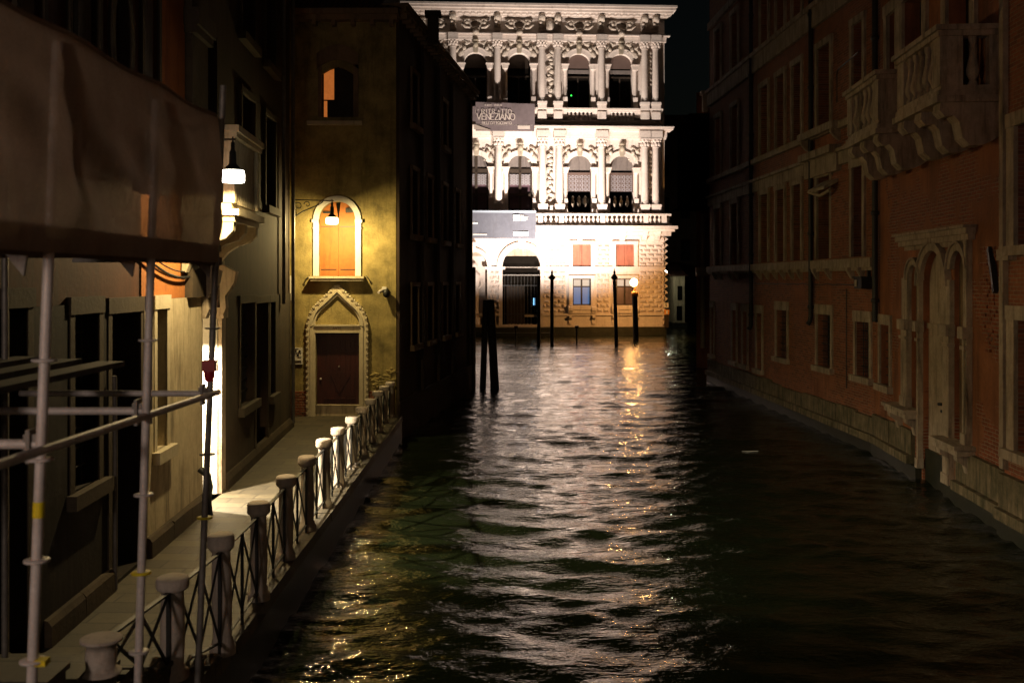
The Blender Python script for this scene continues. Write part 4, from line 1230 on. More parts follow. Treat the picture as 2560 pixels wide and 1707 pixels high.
# ------------------------------------------------------------------ street lamps on brackets
def street_lamp(name, label, bowl, wall, glass, e, col, arm_dir, size=.17, spot=None):
    """bowl: world position of the glass; wall: where the bracket is fixed"""
    t = thing(name, label, 'street lamp', bowl)
    b = MB(); wx, wy, wz = (wall[i] - bowl[i] for i in range(3))
    L = math.hypot(wx, wy); dx, dy = wx / L, wy / L
    top = .36
    b.tube([(-dx * .04, -dy * .04, top + .13), (wx, wy, top + .13)], .016, 6)
    def sc_(cx, cz, r_, a0, a1, n=14):
        pts = []
        for k in range(n + 1):
            a = a0 + (a1 - a0) * k / n; q = r_ * (1 - .7 * k / n)
            s_ = L - cx + q * math.cos(a)
            pts.append((dx * s_, dy * s_, top + .13 - cz + q * math.sin(a)))
        b.tube(pts, .013, 5)
    sc_(.18, .17, .13, -1.2, 6.5); sc_(.42, .12, .09, 0, 6.5); sc_(.10, .38, .07, -1.5, 5)
    b.tube([(dx * (L - .02), dy * (L - .02), top - .5 + .13), (dx * (L - .3), dy * (L - .3), top - .18), (dx * (L - .75), dy * (L - .75), top + .02), (dx * (L - .85), dy * (L - .85), top + .1)], .016, 5)
    b.tube([(dx * (L - .02), dy * (L - .02), top - .5), (dx * (L - .02), dy * (L - .02), top + .2)], .022, 6)
    b.build('bracket', 'iron', t)
    c = MB(); c.lathe(0, 0, [(.012, top + .17), (.012, top + .1), (.03, top + .08), (.03, top - .02), (.05, top - .06), (.055, .13), (size * .45, .10), (size * .8, .04), (size * .96, .0)], 16)
    c.build('cap', 'iron', t)
    g = MB(); g.lathe(0, 0, [(size * .93, .025), (size, -.02), (size, -.12), (size * .93, -.15), (.01, -.155)], 16)
    g.build('glass_bowl', glass, t)
    if spot: light('lamp', 'SPOT', (0, 0, -.19), e, col, t, .06, spot, (0, 0, -1), .12)
    else: light('lamp', 'POINT', (0, 0, -.20), e, col, t, .06)
    return t
wy_ = 26.9
street_lamp('street_lamp', 'lit street lamp on scrolled iron bracket in front of the orange shutter', (at(830, 27.35), 27.35, zA(562) + .1), (-5.98, 27.0, 0), 'lampglass', 520, (1.0, .74, .30), None)
street_lamp('street_lamp', 'lit street lamp beside the stone balcony at the end of the netting', (at(582, 14.9), 14.9, zat(446, 14.9) + .09), (-5.2, 14.9, 0), 'lampglass2', 620, (1.0, .75, .36), None, .175, 178)

# ------------------------------------------------------------------ houses along the walkway (left)
L1 = Front((-4.61, 2.0), (-5.28, 16.9))
L2 = Front((-5.28, 16.9), (-5.915, 26.5))
def hole(fr, a, b, yt, yb, out=0.0):
    ua, ub = fr.u(a), fr.u(b); um = (a + b) / 2
    return (ua, ub, fr.z(um, yb), fr.z(um, yt))
h1 = [hole(L1, 12, 60, 770, 1330), hole(L1, 178, 240, 784, 1215), hole(L1, 272, 345, 781, 1400), hole(L1, 386, 411, 772, 1120)]
h1[0] = (h1[0][0], h1[0][1], .75, h1[0][3]); h1[2] = (h1[2][0], h1[2][1], .75, h1[2][3])
up = [(L1.u(172), L1.u(240), 6.0, 9.3), (L1.u(353.5), L1.u(392), 6.0, 9.3), (L1.u(40), L1.u(100), 6.0, 9.3)]
oh = thing('orange_house', 'long house with orange plaster over pale stone behind the scaffold', 'building', (L1.p0.x, L1.p0.y, 0), L1.ang)
mb = MB(); ov = (L1.u(285), L1.u(311))
om = (ov[0] + ov[1]) / 2
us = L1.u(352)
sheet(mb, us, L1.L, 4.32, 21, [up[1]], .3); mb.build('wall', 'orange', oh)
mb = MB(); sheet(mb, 0, us, 4.32, 21, [up[0], up[2], (om - .42, om + .42, 6.95, 8.55)], .3); mb.build('wall', 'orange_shaded', oh)  # stretch behind the scaffold takes the shade-coloured plaster
# oval filled corners around the oval window
ofr = MB()
n = 28
for k in range(n):
    t0, t1 = 2 * PI * k / n, 2 * PI * (k + 1) / n
    a = (om + .30 * math.cos(t0), 7.75 + .70 * math.sin(t0)); b = (om + .30 * math.cos(t1), 7.75 + .70 * math.sin(t1))
    c = (om + .44 * math.cos(t1) * 1.0, 7.75 + .84 * math.sin(t1)); d_ = (om + .44 * math.cos(t0), 7.75 + .84 * math.sin(t0))
    ofr.prism([a, d_, c, b], -.06, .1)
of = ofr.build('oval_window', 'frame_shaded', oh)
fill = MB()
for sx in (-1, 1):
    for sz in (-1, 1):
        pts = [(om + sx * .42 , 7.75 + sz * .8)] + [(om + sx * .42 * math.cos(t * PI / 16), 7.75 + sz * .8 * math.sin(t * PI / 16)) for t in range(9)]
        if sx * sz < 0: pts = pts[::-1]
        fill.prism(pts, .0, .05)
fill.build('corner', 'orange', of)
us = L1.u(352)
mb = MB(); sheet(mb, us, L1.L, -.5, 4.32, [h1[3]], .35, y=-.03); mb.build('lower_wall', 'cladding', oh)
mb = MB(); sheet(mb, 0, us, -.5, 4.32, h1[:3], .35, y=-.03); mb.build('lower_wall', 'dark_stone', oh)
MB().box(-3, L1.L, .32, 9, -1.2, 20).build('body', 'void', oh)
MB().add([(L1.L, -.03, -.5), (L1.L, 9, -.5), (L1.L, 9, 5.3), (L1.L, -.03, 5.3)], [(0, 1, 2, 3)]).build('alley_wall', 'cladding', oh)
for h in h1: rect_frame(MB(), *h, w=.13, out=.045, y1=.0, sill=h[2] > 1, lintel=.2).build('window_frame', 'frame_stone' if h is h1[3] else 'frame_shaded', oh)
for h in up: rect_frame(MB(), *h, w=.09, out=.05, y1=.05).build('window_frame', 'frame_shaded', oh)
cavity(oh, *h1[0], .3, 'shutter'); cavity(oh, *h1[1], .3, 'glass', bars=True); cavity(oh, *h1[2], .31, 'shutter'); cavity(oh, *h1[3], .3, 'glass', bars=True)
for h in up:
    w_ = cavity(oh, *h, .28, 'glass')
    MB().box(h[1] - .42, h[1] - .02, .05, .1, h[2], h[3]).build('shutter', 'galv_dark', oh)
# skirting stones, pilaster at the house end with its capital, boundary cables
sk = MB(); xx = .2; rr = random.Random(8)
while xx < L1.L - .1:
    w_ = rr.uniform(.8, 1.5); 
    if not any(h[0] - .15 < xx + w_ / 2 < h[1] + .15 and h[2] < 1 for h in h1):
        sk.prismx([(-.12, .4), (-.11, .94 + rr.uniform(-.02, .02)), (-.07, .98), (0, 1.0), (0, .4)], xx, min(xx + w_ - .01, L1.L))
    xx += w_
sk.build('plinth', 'dirty_grey', oh)
pa = L1.u(462)
MB().box(pa, L1.L, -.12, 0, 4.32, 8.55).build('pilaster', 'dirty_grey', oh)
cp = MB(); cp.box(pa - .05, L1.L + .05, -.2, 0, 8.55, 8.68); cp.box(pa - .08, L1.L + .08, -.24, 0, 8.68, 8.95); cp.box(pa - .02, L1.L + .02, -.12, 0, 8.95, 12)
cp.build('capital', 'frame_shaded', oh)
cb = MB()
for (r_, s_) in ((.012, .0), (.02, .07)):
    x0, x1 = L1.u(330), L1.L - .05
    cb.tube([(x0 + (x1 - x0) * k / 14, -.07, 5.15 - s_ * 1.3 - .42 * math.sin(PI * (k / 14) * .75 + .1)) for k in range(15)], r_, 5)
cb.build('cable', 'iron', oh)
MB().box(L1.u(214), L1.u(271), -.05, 0, 4.88, 5.1).build('plaque', 'frame_stone', oh)
MB().tube([(L1.L - .35, -.24, .7), (L1.L - .35, -.24, 1.15), (L1.L - .33, -.2, 1.35), (L1.L - .3, -.06, 1.45)], .055, 10).build('drain_pipe', 'iron', oh)
v_ = MB(); v_.tube([(L1.u(268), -.1, .72), (L1.u(268), -.1, 2.4), (L1.u(266), -.1, 3.4)], .03, 6); v_.tube([(L1.u(357), -.1, 2.6), (L1.u(357), -.1, 5.3)], .035, 6)
v_.build('pipe', 'galv_dark', oh)

# darker house beyond the alley, its wall bridging the alley mouth
ua = 1.30
h2 = [(0.0, ua, .5, 5.25, True), hole(L2, 597, 632, 757, 1008), hole(L2, 636, 666, 757, 1128), hole(L2, 672, 684, 755, 985),
      (L2.u(600), L2.u(632), 6.3, 8.4), (L2.u(660), L2.u(684), 6.3, 8.4), (L2.u(600), L2.u(632), 9.6, 11.6), (L2.u(660), L2.u(684), 9.6, 11.6), (.15, 1.2, 7.05 - .9, 9.0)]
h2[2] = (h2[2][0], h2[2][1], .75, h2[2][3])
dh = thing('dark_house', 'dark plastered house with a stone balcony over the bright alley mouth', 'building', (L2.p0.x, L2.p0.y, 0), L2.ang)
mb = MB(); sheet(mb, 0, L2.L, .45, 21, h2, .4); 
mb.add([(L2.L, 0, .4), (L2.L, .4, .4), (L2.L, .4, 21), (L2.L, 0, 21)], [(3, 2, 1, 0)])
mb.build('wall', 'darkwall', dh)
lo = [(h[0], h[1], max(h[2], .46), min(h[3], 4.2)) for h in h2[1:4]]
m2 = MB(); sheet(m2, ua + .02, L2.L - .01, .45, 4.25, lo, .03, y=-.03)
m2.add([(ua + .02, -.03, 4.25), (L2.L - .01, -.03, 4.25), (L2.L - .01, .0, 4.25), (ua + .02, .0, 4.25)], [(0, 1, 2, 3)])
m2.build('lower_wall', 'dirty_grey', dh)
bd = MB(); bd.box(ua + .02, L2.L, .4, 9, -1.2, 20.9); bd.box(-.2, ua + .02, .4, 9, 5.3, 20.9); bd.build('body', 'brownwall', dh)
MB().box(ua - .012, ua + .012, .02, 9, .4, 4.6).build('alley_wall', 'alley_white', dh)
for h in h2[1:4]: rect_frame(MB(), *h, w=.12, out=.05, y1=.0, sill=h[2] > 1, lintel=.16).build('window_frame', 'frame_shaded', dh)
for h in h2[4:8]: rect_frame(MB(), *h, w=.12, out=.06, y1=.05).build('window_frame', 'frame_shaded', dh)
fm = MB()
fm.box(ua, ua + .32, -.06, .05, .45, 4.0); fm.box(ua - .03, ua + .36, -.1, .1, 3.9, 4.1)
fm.build('door_jamb', 'frame_stone_r', dh)
ar = MB(); ar.arch(ua / 2, 5.25 - ua / 2, ua / 2, ua / 2 + .2, -.08, .12, 16)
for sx in (0, 1):
    x = ua * sx; s_ = 1 if sx else -1
    ar.prismx([(-.1, 3.95), (-.16, 4.1), (-.14, 4.3), (-.3, 4.55), (-.34, 4.75), (-.05, 4.9), (-.05, 3.95)], x - .12, x + .12)
ar.build('arch_moulding', 'frame_stone_r', dh)
cavity(dh, *h2[1], .36, 'glass', bars=True); cavity(dh, *h2[2], .37, 'shutter'); cavity(dh, *h2[3], .36, 'glass', bars=True)
for h in h2[4:]: cavity(dh, *h, .36, 'shutter')
sk = MB(); sk.prismx([(-.14, .4), (-.1, .85), (-.05, .95), (0, 1.0), (0, .4)], ua + .33, L2.L + .05); sk.build('plinth', 'dirty_grey', dh)
pp = MB(); pp.tube([(L2.L - .08, -.1, .8), (L2.L - .08, -.1, 12)], .05, 8); pp.tube([(L2.L - 1.6, -.1, 4.0), (L2.L - 1.6, -.1, 16)], .045, 8); pp.build('pipe', 'galv_dark', dh)
# stone balcony over the alley
pb0, pb1, pj = L2.u(1, 0) * 0 - 1.25, .85, .82
bl = MB()
bl.box(pb0 - .06, pb1 + .06, -pj - .08, 0, 5.62, 5.72); bl.box(pb0, pb1, -pj, 0, 5.52, 5.62); bl.box(pb0 + .05, pb1 - .05, -pj + .06, 0, 5.72, 5.82)
bl.box(pb0 - .02, pb1 + .02, -pj - .04, -pj + .2, 6.86, 6.94); bl.box(pb0 - .06, pb1 + .06, -pj - .08, -pj + .24, 6.94, 7.04)
for x in (pb0 - .02, pb1 - .2): bl.box(x, x + .22, -pj + .2, 0, 6.86, 6.94); bl.box(x - .04, x + .26, -pj + .2, 0, 6.94, 7.04)
for (x, y) in ((pb0 + .0, -pj), (pb1 - .17, -pj), (pb0, -.17), (pb1 - .17, -.17)): bl.box(x, x + .17, y, y + .17, 5.82, 6.86)
bx = bl.build('balcony', 'frame_stone', dh)
nb = 11
for k in range(nb):
    x = pb0 + .25 + (pb1 - pb0 - .5) * (k + .5) / nb
    MB().lathe(x, -pj + .09, [(.055, 5.82), (.055, 5.88), (.045, 5.92), (.05, 6.3), (.04, 6.7), (.055, 6.78), (.055, 6.86)], 8).build('baluster', 'frame_stone', bx)
for k in range(4):
    y = -pj + .25 + (pj - .45) * (k + .5) / 4
    for x in (pb0 + .09, pb1 - .09): MB().lathe(x, y, [(.055, 5.82), (.055, 5.88), (.045, 5.92), (.05, 6.3), (.04, 6.7), (.055, 6.78), (.055, 6.86)], 8).build('baluster', 'frame_stone', bx)
for x in (pb0 + .12, (pb0 + pb1) / 2, pb1 - .12):
    q = MB(); q.prismx([(-pj + .02, 5.52), (-pj + .03, 5.38), (-pj + .14, 5.26), (-pj + .34, 5.2), (-.3, 5.08), (-.12, 4.86), (-.06, 4.72), (0, 4.72), (0, 5.52)], x - .1, x + .1); q.build('corbel', 'frame_stone', bx)
# strong lamp inside the alley, fixed to its near wall
al = thing('alley_lamp', 'bright lamp fixed inside the alley mouth out of direct sight', 'wall lamp', (-5.95, 17.2, 3.6))
MB().box(-.06, .06, -.28, -.1, -.02, .1).box(-.1, .1, -.12, .1, .02, .08).build('housing', 'iron', al)
MB().lathe(0, 0, [(.09, .02), (.1, -.03), (.06, -.08), (.01, -.09)], 12).build('glass_bowl', 'lampglass2', al)
light('lamp', 'SPOT', (0, 0, -.1), 4200, (1.0, .84, .58), al, .05, 160, (.1, .1, -1), .3)

# ------------------------------------------------------------------ bollards and iron railing along the quay
bpos = [(6.85, 245, 1592), (8.65, 425.5, 1439), (10.4, 552, 1334), (12.15, 643, 1255), (13.9, 711, 1188), (15.5, 766, 1139), (17.1, 809, 1097), (18.8, 845, 1068),
        (20.6, 877, 1042), (22.3, 901, 1017), (24.0, 924, 997), (25.6, 943, 977), (27.1, 958, 964.5), (28.3, 973, 954)]
ordn = ['nearest to the camera', 'second from the camera', 'third from the camera', 'fourth from the camera', 'fifth from the camera', 'sixth from the camera', 'seventh from the camera, partly in bright light',
        'eighth from the camera, brightly lit white', 'ninth from the camera, half lit', 'tenth from the camera', 'fifth from the ochre house', 'fourth from the ochre house', 'third from the ochre house', 'last one, against the ochre house corner']
bm = MB().lathe(0, 0, [(.135, 0), (.135, .07), (.112, .09), (.108, .12), (.096, .14), (.105, .4), (.101, .65), (.094, .85), (.108, .868), (.132, .885), (.14, .90), (.14, .97), (.133, .99), (.115, 1.0), (.01, 1.003)], 20)
b0 = None; bl_ = []
for i, (Y, px, py) in enumerate(bpos):
    x = at(px, Y) + .02; top = zat(py, Y)
    zb = .705 if Y > 9.9 else .70 + .15 * (int((9.9 - Y) / .42) + 1)
    if b0 is None: b0 = bm.build('bollard', 'bollard', None); o = b0
    else: o = b0.copy(); COL.objects.link(o)
    o.location = (x, Y, zb); o.scale = (1, 1, top - zb); o.rotation_euler = (R((-.9, .6, -.4, .8, 0, .5, -.7)[i % 7]), R((.5, -.8, .9, -.3, .6, -.6, .2)[i % 7]), i * 1.3)
    tag(o, 'white stone bollard of the quay railing, ' + ordn[i], 'bollard', 'stone bollards along the quay')
    bl_.append((x, Y, zb, top))
for i, (a, b) in enumerate(zip(bl_, bl_[1:])):
    t = thing('railing_panel', 'black iron railing panel with crossed bars, span %s' % (
        ['between the two nearest bollards', 'between the second and third bollards', 'between the third and fourth bollards', 'between the fourth and fifth bollards', 'between the fifth and sixth bollards',
         'between the sixth and seventh bollards', 'between the seventh and eighth bollards', 'between the eighth and ninth bollards', 'between the ninth and tenth bollards', 'just beyond the tenth bollard',
         'fourth from the ochre house', 'third from the ochre house', 'last before the ochre house'][i] if i < 10 or True else ''), 'railing', (a[0], a[1], 0), 0, 'iron railing panels between the bollards')
    if i == 10: t['label'] = 'black iron railing panel with crossed bars, span third from the ochre house'
    if i == 11: t['label'] = 'black iron railing panel with crossed bars, span second from the ochre house'
    def q(f, h):
        x = a[0] + (b[0] - a[0]) * f; y = a[1] + (b[1] - a[1]) * f
        za = a[2] + (a[3] - a[2]) * h; zb = b[2] + (b[3] - b[2]) * h
        return (x - a[0], y - a[1], za + (zb - za) * f)
    L = b[1] - a[1]; e = .11 / L
    rl = MB(); rl.bar(q(e, .86), q(1 - e, .86), .045, .018); rl.build('rail', 'iron', t)
    rl = MB(); rl.bar(q(e, .10), q(1 - e, .10), .035, .016); rl.build('rail', 'iron', t)
    for f in (e * 1.15, .5, 1 - e * 1.15): MB().bar(q(f, .0), q(f, .86), .032, .032).build('upright', 'iron', t)
    br = MB()
    br.bar(q(.5, .84), q(.08, .12), .018, .026); br.bar(q(.5, .84), q(.92, .12), .018, .026); br.bar(q(.08, .84), q(.5, .12), .018, .026); br.bar(q(.92, .84), q(.5, .12), .018, .026)
    br.build('cross_bars', 'iron', t)

# ------------------------------------------------------------------ scaffold in the left foreground
sf = thing('scaffolding', 'tubular steel scaffold with netted working platform over the left walkway', 'scaffolding', (-2.4, 4.94, 0))
ox, oy = -2.4, 4.94
def pole(px_top, py_top, px_bot, py_bot, Y, zt, zb, mat, tape=None, discs=(), yel=()):
    xt, zt0 = at(px_top, Y), zat(py_top, Y); xb, zb0 = at(px_bot, Y), zat(py_bot, Y)
    def X(z_): return xb + (xt - xb) * (z_ - zb0) / (zt0 - zb0)
    m = MB(); m.tube([(X(zb) - ox, Y - oy, zb), (X(zt) - ox, Y - oy, zt)], .0255, 16)
    o = m.build('standard', mat, sf)
    for py in discs:
        z_ = zat(py, Y); d = MB()
        d.lathe(X(z_) - ox, Y - oy, [(.03, z_ - .012), (.062, z_ - .006), (.062, z_ + .004), (.03, z_ + .006)], 16)
        d.build('rosette', 'yellow' if py in yel else mat, o)
    if tape:
        z0, z1 = zat(tape[1], Y), zat(tape[0], Y); d = MB(); d.tube([(X(z0) - ox, Y - oy, z0), (X(z1) - ox, Y - oy, z1)], .0275, 16); d.build('tape', 'yellow', o)
    return X
X1 = pole(121, 660, 80, 1700, 4.94, 5.78, .9, 'galv', (1253, 1293), (900, 1148, 1400, 1650))
d = MB(); z_ = zat(1656, 4.94); d.box(X1(z_) - ox + .02, X1(z_) - ox + .075, -.03, .03, z_ - .008, z_ + .02); d.build('yellow_mark', 'yellow', sf)
X2 = pole(377, 660, 345, 1707, 6.35, 5.74, .2, 'galv', None, (850, 1236, 1431, 1628), (1431,))
X3 = pole(539, 660, 500, 1560, 7.95, 6.15, -.6, 'galv_dark', None, (820, 977, 1135, 1293), (1293,))
zr = 3.74
def lt(a, b, r_=.024, mat='galv', name='ledger'):
    m = MB(); m.tube([(a[0] - ox, a[1] - oy, a[2]), (b[0] - ox, b[1] - oy, b[2])], r_, 14); return m.build(name, mat, sf)
lt((X1(zr) + .05, 3.0, 3.80), (X3(zr) + .05, 8.0, 3.70), .024, 'galv', 'guard_rail')
for (Xf, Y, xe) in ((X3, 7.95, -3.95), (X2, 6.35, -3.75), (X1, 4.94, -3.6)):
    zz = 3.69 if Y > 7 else 3.76 if Y > 6 else 3.78
    a = (xe, Y + .04, zz); b = (Xf(zz) - .03, Y + .04, zz)
    o = lt(a, b, .0245, 'galv')
    w = MB(); w.box(b[0] - .07 - ox, b[0] + .01 - ox, Y + .02 - oy, Y + .06 - oy, zz - .05, zz + .05); w.box(b[0] - .05 - ox, b[0] - .03 - ox, Y + .0 - oy, Y + .08 - oy, zz - .09, zz + .075)
    w.build('wedge_clamp', 'galv_dark', o)
    m = MB(); m.tube([(xe - .12 - ox, Y + .04 - oy, .7), (xe - .12 - ox, Y + .04 - oy, 6.2)], .0255, 12); m.build('standard', 'galv_dark', sf)
for i, (xx, zz) in enumerate(((-3.35, 3.98), (-3.7, 4.0), (-4.05, 4.02))):
    m = MB(); m.box(xx - .1 - ox, xx + .12 - ox, 3.0 - oy, 8.3 - oy, zz - .10, zz - .055 ); m.build('plank', 'wood_dark', sf)
# deck, edge beam, toe board, corner gussets
dk = MB()
for k in range(3): dk.box(-2.42 - .33 * (k + 1) - ox, -2.42 - .33 * k - .012 - ox, 3.0 - oy, 8.15 - oy, 4.80, 4.85)
dk.build('deck', 'plank', sf)
MB().box(-2.40 - ox, -2.36 - ox, 2.8 - oy, 8.1 - oy, 4.72, 4.785).build('edge_beam', 'plank', sf)
for Y in (4.94, 6.35, 7.95):
    MB().box(-3.5 - ox, -2.4 - ox, Y - .03 - oy, Y + .03 - oy, 4.74, 4.80).build('bearer', 'galv_dark', sf)
    g = MB(); g.prism([(-2.52 - ox, 4.74), (-2.42 - ox, 4.62), (-2.40 - ox, 4.74)], Y - .01 - oy, Y + .01 - oy); g.build('gusset', 'galv_dark', sf)
MB().box(-2.39 - ox, -2.365 - ox, 2.8 - oy, 8.1 - oy, 4.83, 4.88).build('toe_board', 'plank', sf)
for zz in (5.75,): lt((-2.45, 2.8, zz), (-2.45, 8.1, zz), .024, 'galv_dark', 'guard_rail')
# creased netting round the platform
nx, nz = 180, 34
y0n, y1n, zb_, zt_ = 2.9, 7.6, 4.735, 5.835
rng = np.random.RandomState(12)
vs = []
wv = [(rng.uniform(2, 9), rng.uniform(1.5, 9), rng.uniform(0, 6), rng.uniform(.2, 1)) for _ in range(14)]
for j in range(nz + 1):
    for i in range(nx + 1):
        s_ = i / nx; t = j / nz
        y = y0n + (y1n - y0n + .55) * s_; z_ = zb_ + (zt_ - zb_) * t
        w = sum(a_ * math.sin(fy * y + fz * z_ * 1.6 + ph) for fy, fz, ph, a_ in wv) * .010
        x = -2.245 + w * math.sin(PI * min(1, t * 1.1 + .05)) + .035 * math.sin(PI * t)
        if y > y1n:      # turns the corner and runs back to the wall
            e = y - y1n; x -= .0 + e * 1.0; y = y1n + .07 * math.sin(PI * t) + .02 * math.sin(z_ * 9)
        z_ += .012 * math.sin(y * 5.2) * t
        vs.append((x - ox, y - oy, z_))
fs = [(j * (nx + 1) + i, j * (nx + 1) + i + 1, (j + 1) * (nx + 1) + i + 1, (j + 1) * (nx + 1) + i) for j in range(nz) for i in range(nx)]
mb = MB(); mb.add(vs, fs, True); nb_ = mb.build('netting', 'netting', sf)
hm = MB(); hm.tube([(vs[nz * (nx + 1) + i][0], vs[nz * (nx + 1) + i][1], vs[nz * (nx + 1) + i][2]) for i in range(0, nx + 1, 3)], .014, 6); hm.build('hem', 'netting', nb_)
rl_ = thing('warning_light', 'small red plastic warning light clipped to the far scaffold pole', 'warning light', (X3(zat(915, 7.95)), 7.9, zat(920, 7.95)))
MB().box(-.045, .055, -.045, .03, -.02, .07).lathe(0, 0, [(.03, -.10), (.045, -.06), (.045, -.02)], 12).build('housing', 'red', rl_)

# ------------------------------------------------------------------ houses on the right bank
D = Front((9.05, 45.6), (9.69, 26.5))
Cc = Front((9.69, 26.5), (9.05, 18.05))
E = Front((8.93, 18.05), (8.0, 3.0))
def base_course(fr, root, z0, z1, wob=.03, mat='tide_stone', gaps=()):
    mb = MB(); x = 0; rr = random.Random(int(fr.L * 10))
    while x < fr.L - .05:
        w = min(rr.uniform(.9, 1.7), fr.L - x)
        if not any(g[0] < x + w / 2 < g[1] for g in gaps):
            mb.box(x + .008, x + w - .008, -.09 - rr.uniform(0, wob), 0, z0 + .12, z1 + rr.uniform(-.06, .06))
            mb.box(x + .008, x + w - .008, -.2 - rr.uniform(0, wob), 0, z0 - .08, z0 + .11)
        x += w
    mb.build('base_course', mat, root)
    m2 = MB()
    segs = [0] + [v for g in gaps for v in g] + [fr.L]
    for a, b in zip(segs[::2], segs[1::2]): m2.box(a, b, -.14, 0, -1.5, z0 - .08)
    m2.build('footing', 'algae', root)
def wn(fr, a, b, z0, z1): return (fr.u(a), fr.u(b), z0, z1)
# D: long dark palazzo
gz0, gz1 = 1.25, 3.35
dg = [wn(D, 1779, 1785, gz0, gz1), wn(D, 1832, 1842, gz0, gz1), wn(D, 1858, 1869, gz0, gz1), wn(D, 1893, 1906, gz0, gz1), wn(D, 1943, 1969, 1.9, 3.55), wn(D, 2045, 2079, 1.95, 3.55), wn(D, 2142, 2176, 1.95, 3.45)]
d1 = [wn(D, 1790, 1803, 5.25, 7.75), wn(D, 1830, 1846, 5.25, 7.75), wn(D, 1903, 1922, 5.25, 7.75), wn(D, 1943, 1963, 5.25, 7.75), wn(D, 1984, 2005, 5.25, 7.75), wn(D, 2046, 2078, 5.25, 7.75), wn(D, 2134, 2160, 5.25, 7.75)]
d2 = [(a, b, 9.25, 11.75) for a, b, _, _ in d1]; d3 = [(a, b, 13.3, 15.6) for a, b, _, _ in d1]
Dh = house(D, 'long_palazzo', 'long dark brick palazzo with stone string courses on the right bank', 'brownwall', 21, 9, dg + d1 + d2 + d3, .38)
for h in dg: rect_frame(MB(), *h, w=.16, out=.05, y1=.0, lintel=.3).build('window_frame', 'frame_stone_r', Dh)
for h in dg: cavity(Dh, *h, .37, 'shutter' if random.random() < .3 else 'glass', bars=True)
for rowi, row in enumerate((d1, d2, d3)):
    for h in row: rect_frame(MB(), *h, w=.17, out=.07, y1=.0, sill=False, lintel=.2).build('window_frame', 'frame_stone_r', Dh)
    for k, h in enumerate(row): cavity(Dh, *h, .37, 'shutter' if (k + rowi) % 3 == 0 else 'glass')
st = MB()
st.box(0, D.L, -.16, 0, 4.95, 5.2); st.box(0, D.L, -.1, 0, 4.86, 4.95)
st.box(0, D.L, -.10, 0, 7.95, 8.32); st.box(0, D.L, -.2, 0, 8.32, 8.42)
st.box(0, D.L, -.16, 0, 9.0, 9.2); st.box(0, D.L, -.12, 0, 12.5, 13.1); st.box(0, D.L, -.2, 0, 13.1, 13.25); st.box(0, D.L, -.12, 0, 16, 16.3)
st.build('string_course', 'frame_stone_r', Dh)
st = MB()
for h in d1:
    for x in (h[0], h[1]): MB().prismx([(-.22, 4.95), (-.2, 4.86), (-.08, 4.66), (0, 4.6), (0, 4.95)], x - .08, x + .08).build('corbel', 'frame_stone_r', Dh)
st.box(D.u(2018), D.u(2108), -.34, 0, 9.02, 9.24); st.box(D.u(2022), D.u(2104), -.36, 0, 8.34, 8.56); st.box(D.u(2022), D.u(2104), -.16, 0, 7.8, 8.33)
for x in (D.u(2024), D.u(2100)): st.prismx([(-.3, 9.02), (-.28, 8.9), (-.1, 8.72), (0, 8.68), (0, 9.02)], x - .07, x + .07)
st.build('window_hood', 'frame_stone_r', Dh)
sh = MB(); sh.box(D.u(2082), D.u(2130), -.06, -.01, 5.25, 7.7); 
for k in range(22): sh.box(D.u(2084), D.u(2128), -.075, -.06, 5.32 + k * .107, 5.38 + k * .107)
sh.build('shutter', 'brownwall', Dh)
aw = MB(); aw.prismx([(-.5, 7.25), (-.5, 7.34), (0, 7.62), (0, 7.5)], D.u(2060), D.u(2102)); aw.tube([(D.u(2062), -.5, 7.28), (D.u(2085), -.42, 7.1), (D.u(2100), -.3, 7.24)], .05, 6)
aw.build('torn_awning', 'frame_stone_r', Dh)
for (px, zlo) in ((1885, 2.9), (2036, 3.4)):
    m = MB(); x = D.u(px); m.tube([(x, -.12, zlo), (x, -.12, 20.5)], .075, 10)
    for zz in np.arange(zlo + .3, 20, 2.3): m.lathe(x, -.12, [(.075, zz), (.1, zz + .02), (.1, zz + .1), (.075, zz + .12)], 10)
    m.tube([(x, -.12, zlo + .05), (x, -.14, zlo - .1), (x, -.22, zlo - .2)], .08, 8)
    m.build('downpipe', 'iron', Dh)
base_course(D, Dh, .38, .95)
cbl = MB(); cbl.tube([(D.u(1890) + k * (D.u(2180) - D.u(1890)) / 24, -.05, 4.5 - .05 * abs(math.sin(k * 1.3))) for k in range(25)], .014, 5)
cbl.tube([(D.u(2120), -.05, 1.5 + .15 * k) for k in range(20)], .014, 5); cbl.build('cable', 'iron', Dh)
# C: orange house with the balconies
gx = Cc.u
door = (gx(2308), gx(2370), -.6, 5.25, True)
w_l = (gx(2279), gx(2304), 1.6, 4.95, True); w_r = (gx(2386), gx(2420), 1.3, 5.2, True)
cg = [wn(Cc, 2203, 2226, 1.9, 3.45)]
upC = [(gx(2262), gx(2312), 8.2, 11.3), (gx(2372), gx(2432), 8.2, 11.5), (gx(2224), gx(2244), 8.2, 11.3)]
mb = MB()
Ch = house(Cc, 'orange_palazzo', 'faded orange palazzo with two stone balconies and a triple arched water gate', 'orange_r', 21, 9,
           [door, w_l, w_r] + cg + upC, .4)
for h in cg: rect_frame(MB(), *h, w=.15, out=.05, y1=0, lintel=.26).build('window_frame', 'frame_stone_r', Ch)
for h in upC: rect_frame(MB(), *h, w=.28, out=.08, y1=0, sill=False, lintel=.3).build('window_frame', 'frame_stone_r', Ch)
for h in cg: cavity(Ch, *h, .38, 'glass', bars=True)
for h in upC: cavity(Ch, *h, .38, 'shutter')
wg = MB()
a0, a1 = gx(2266), gx(2432)
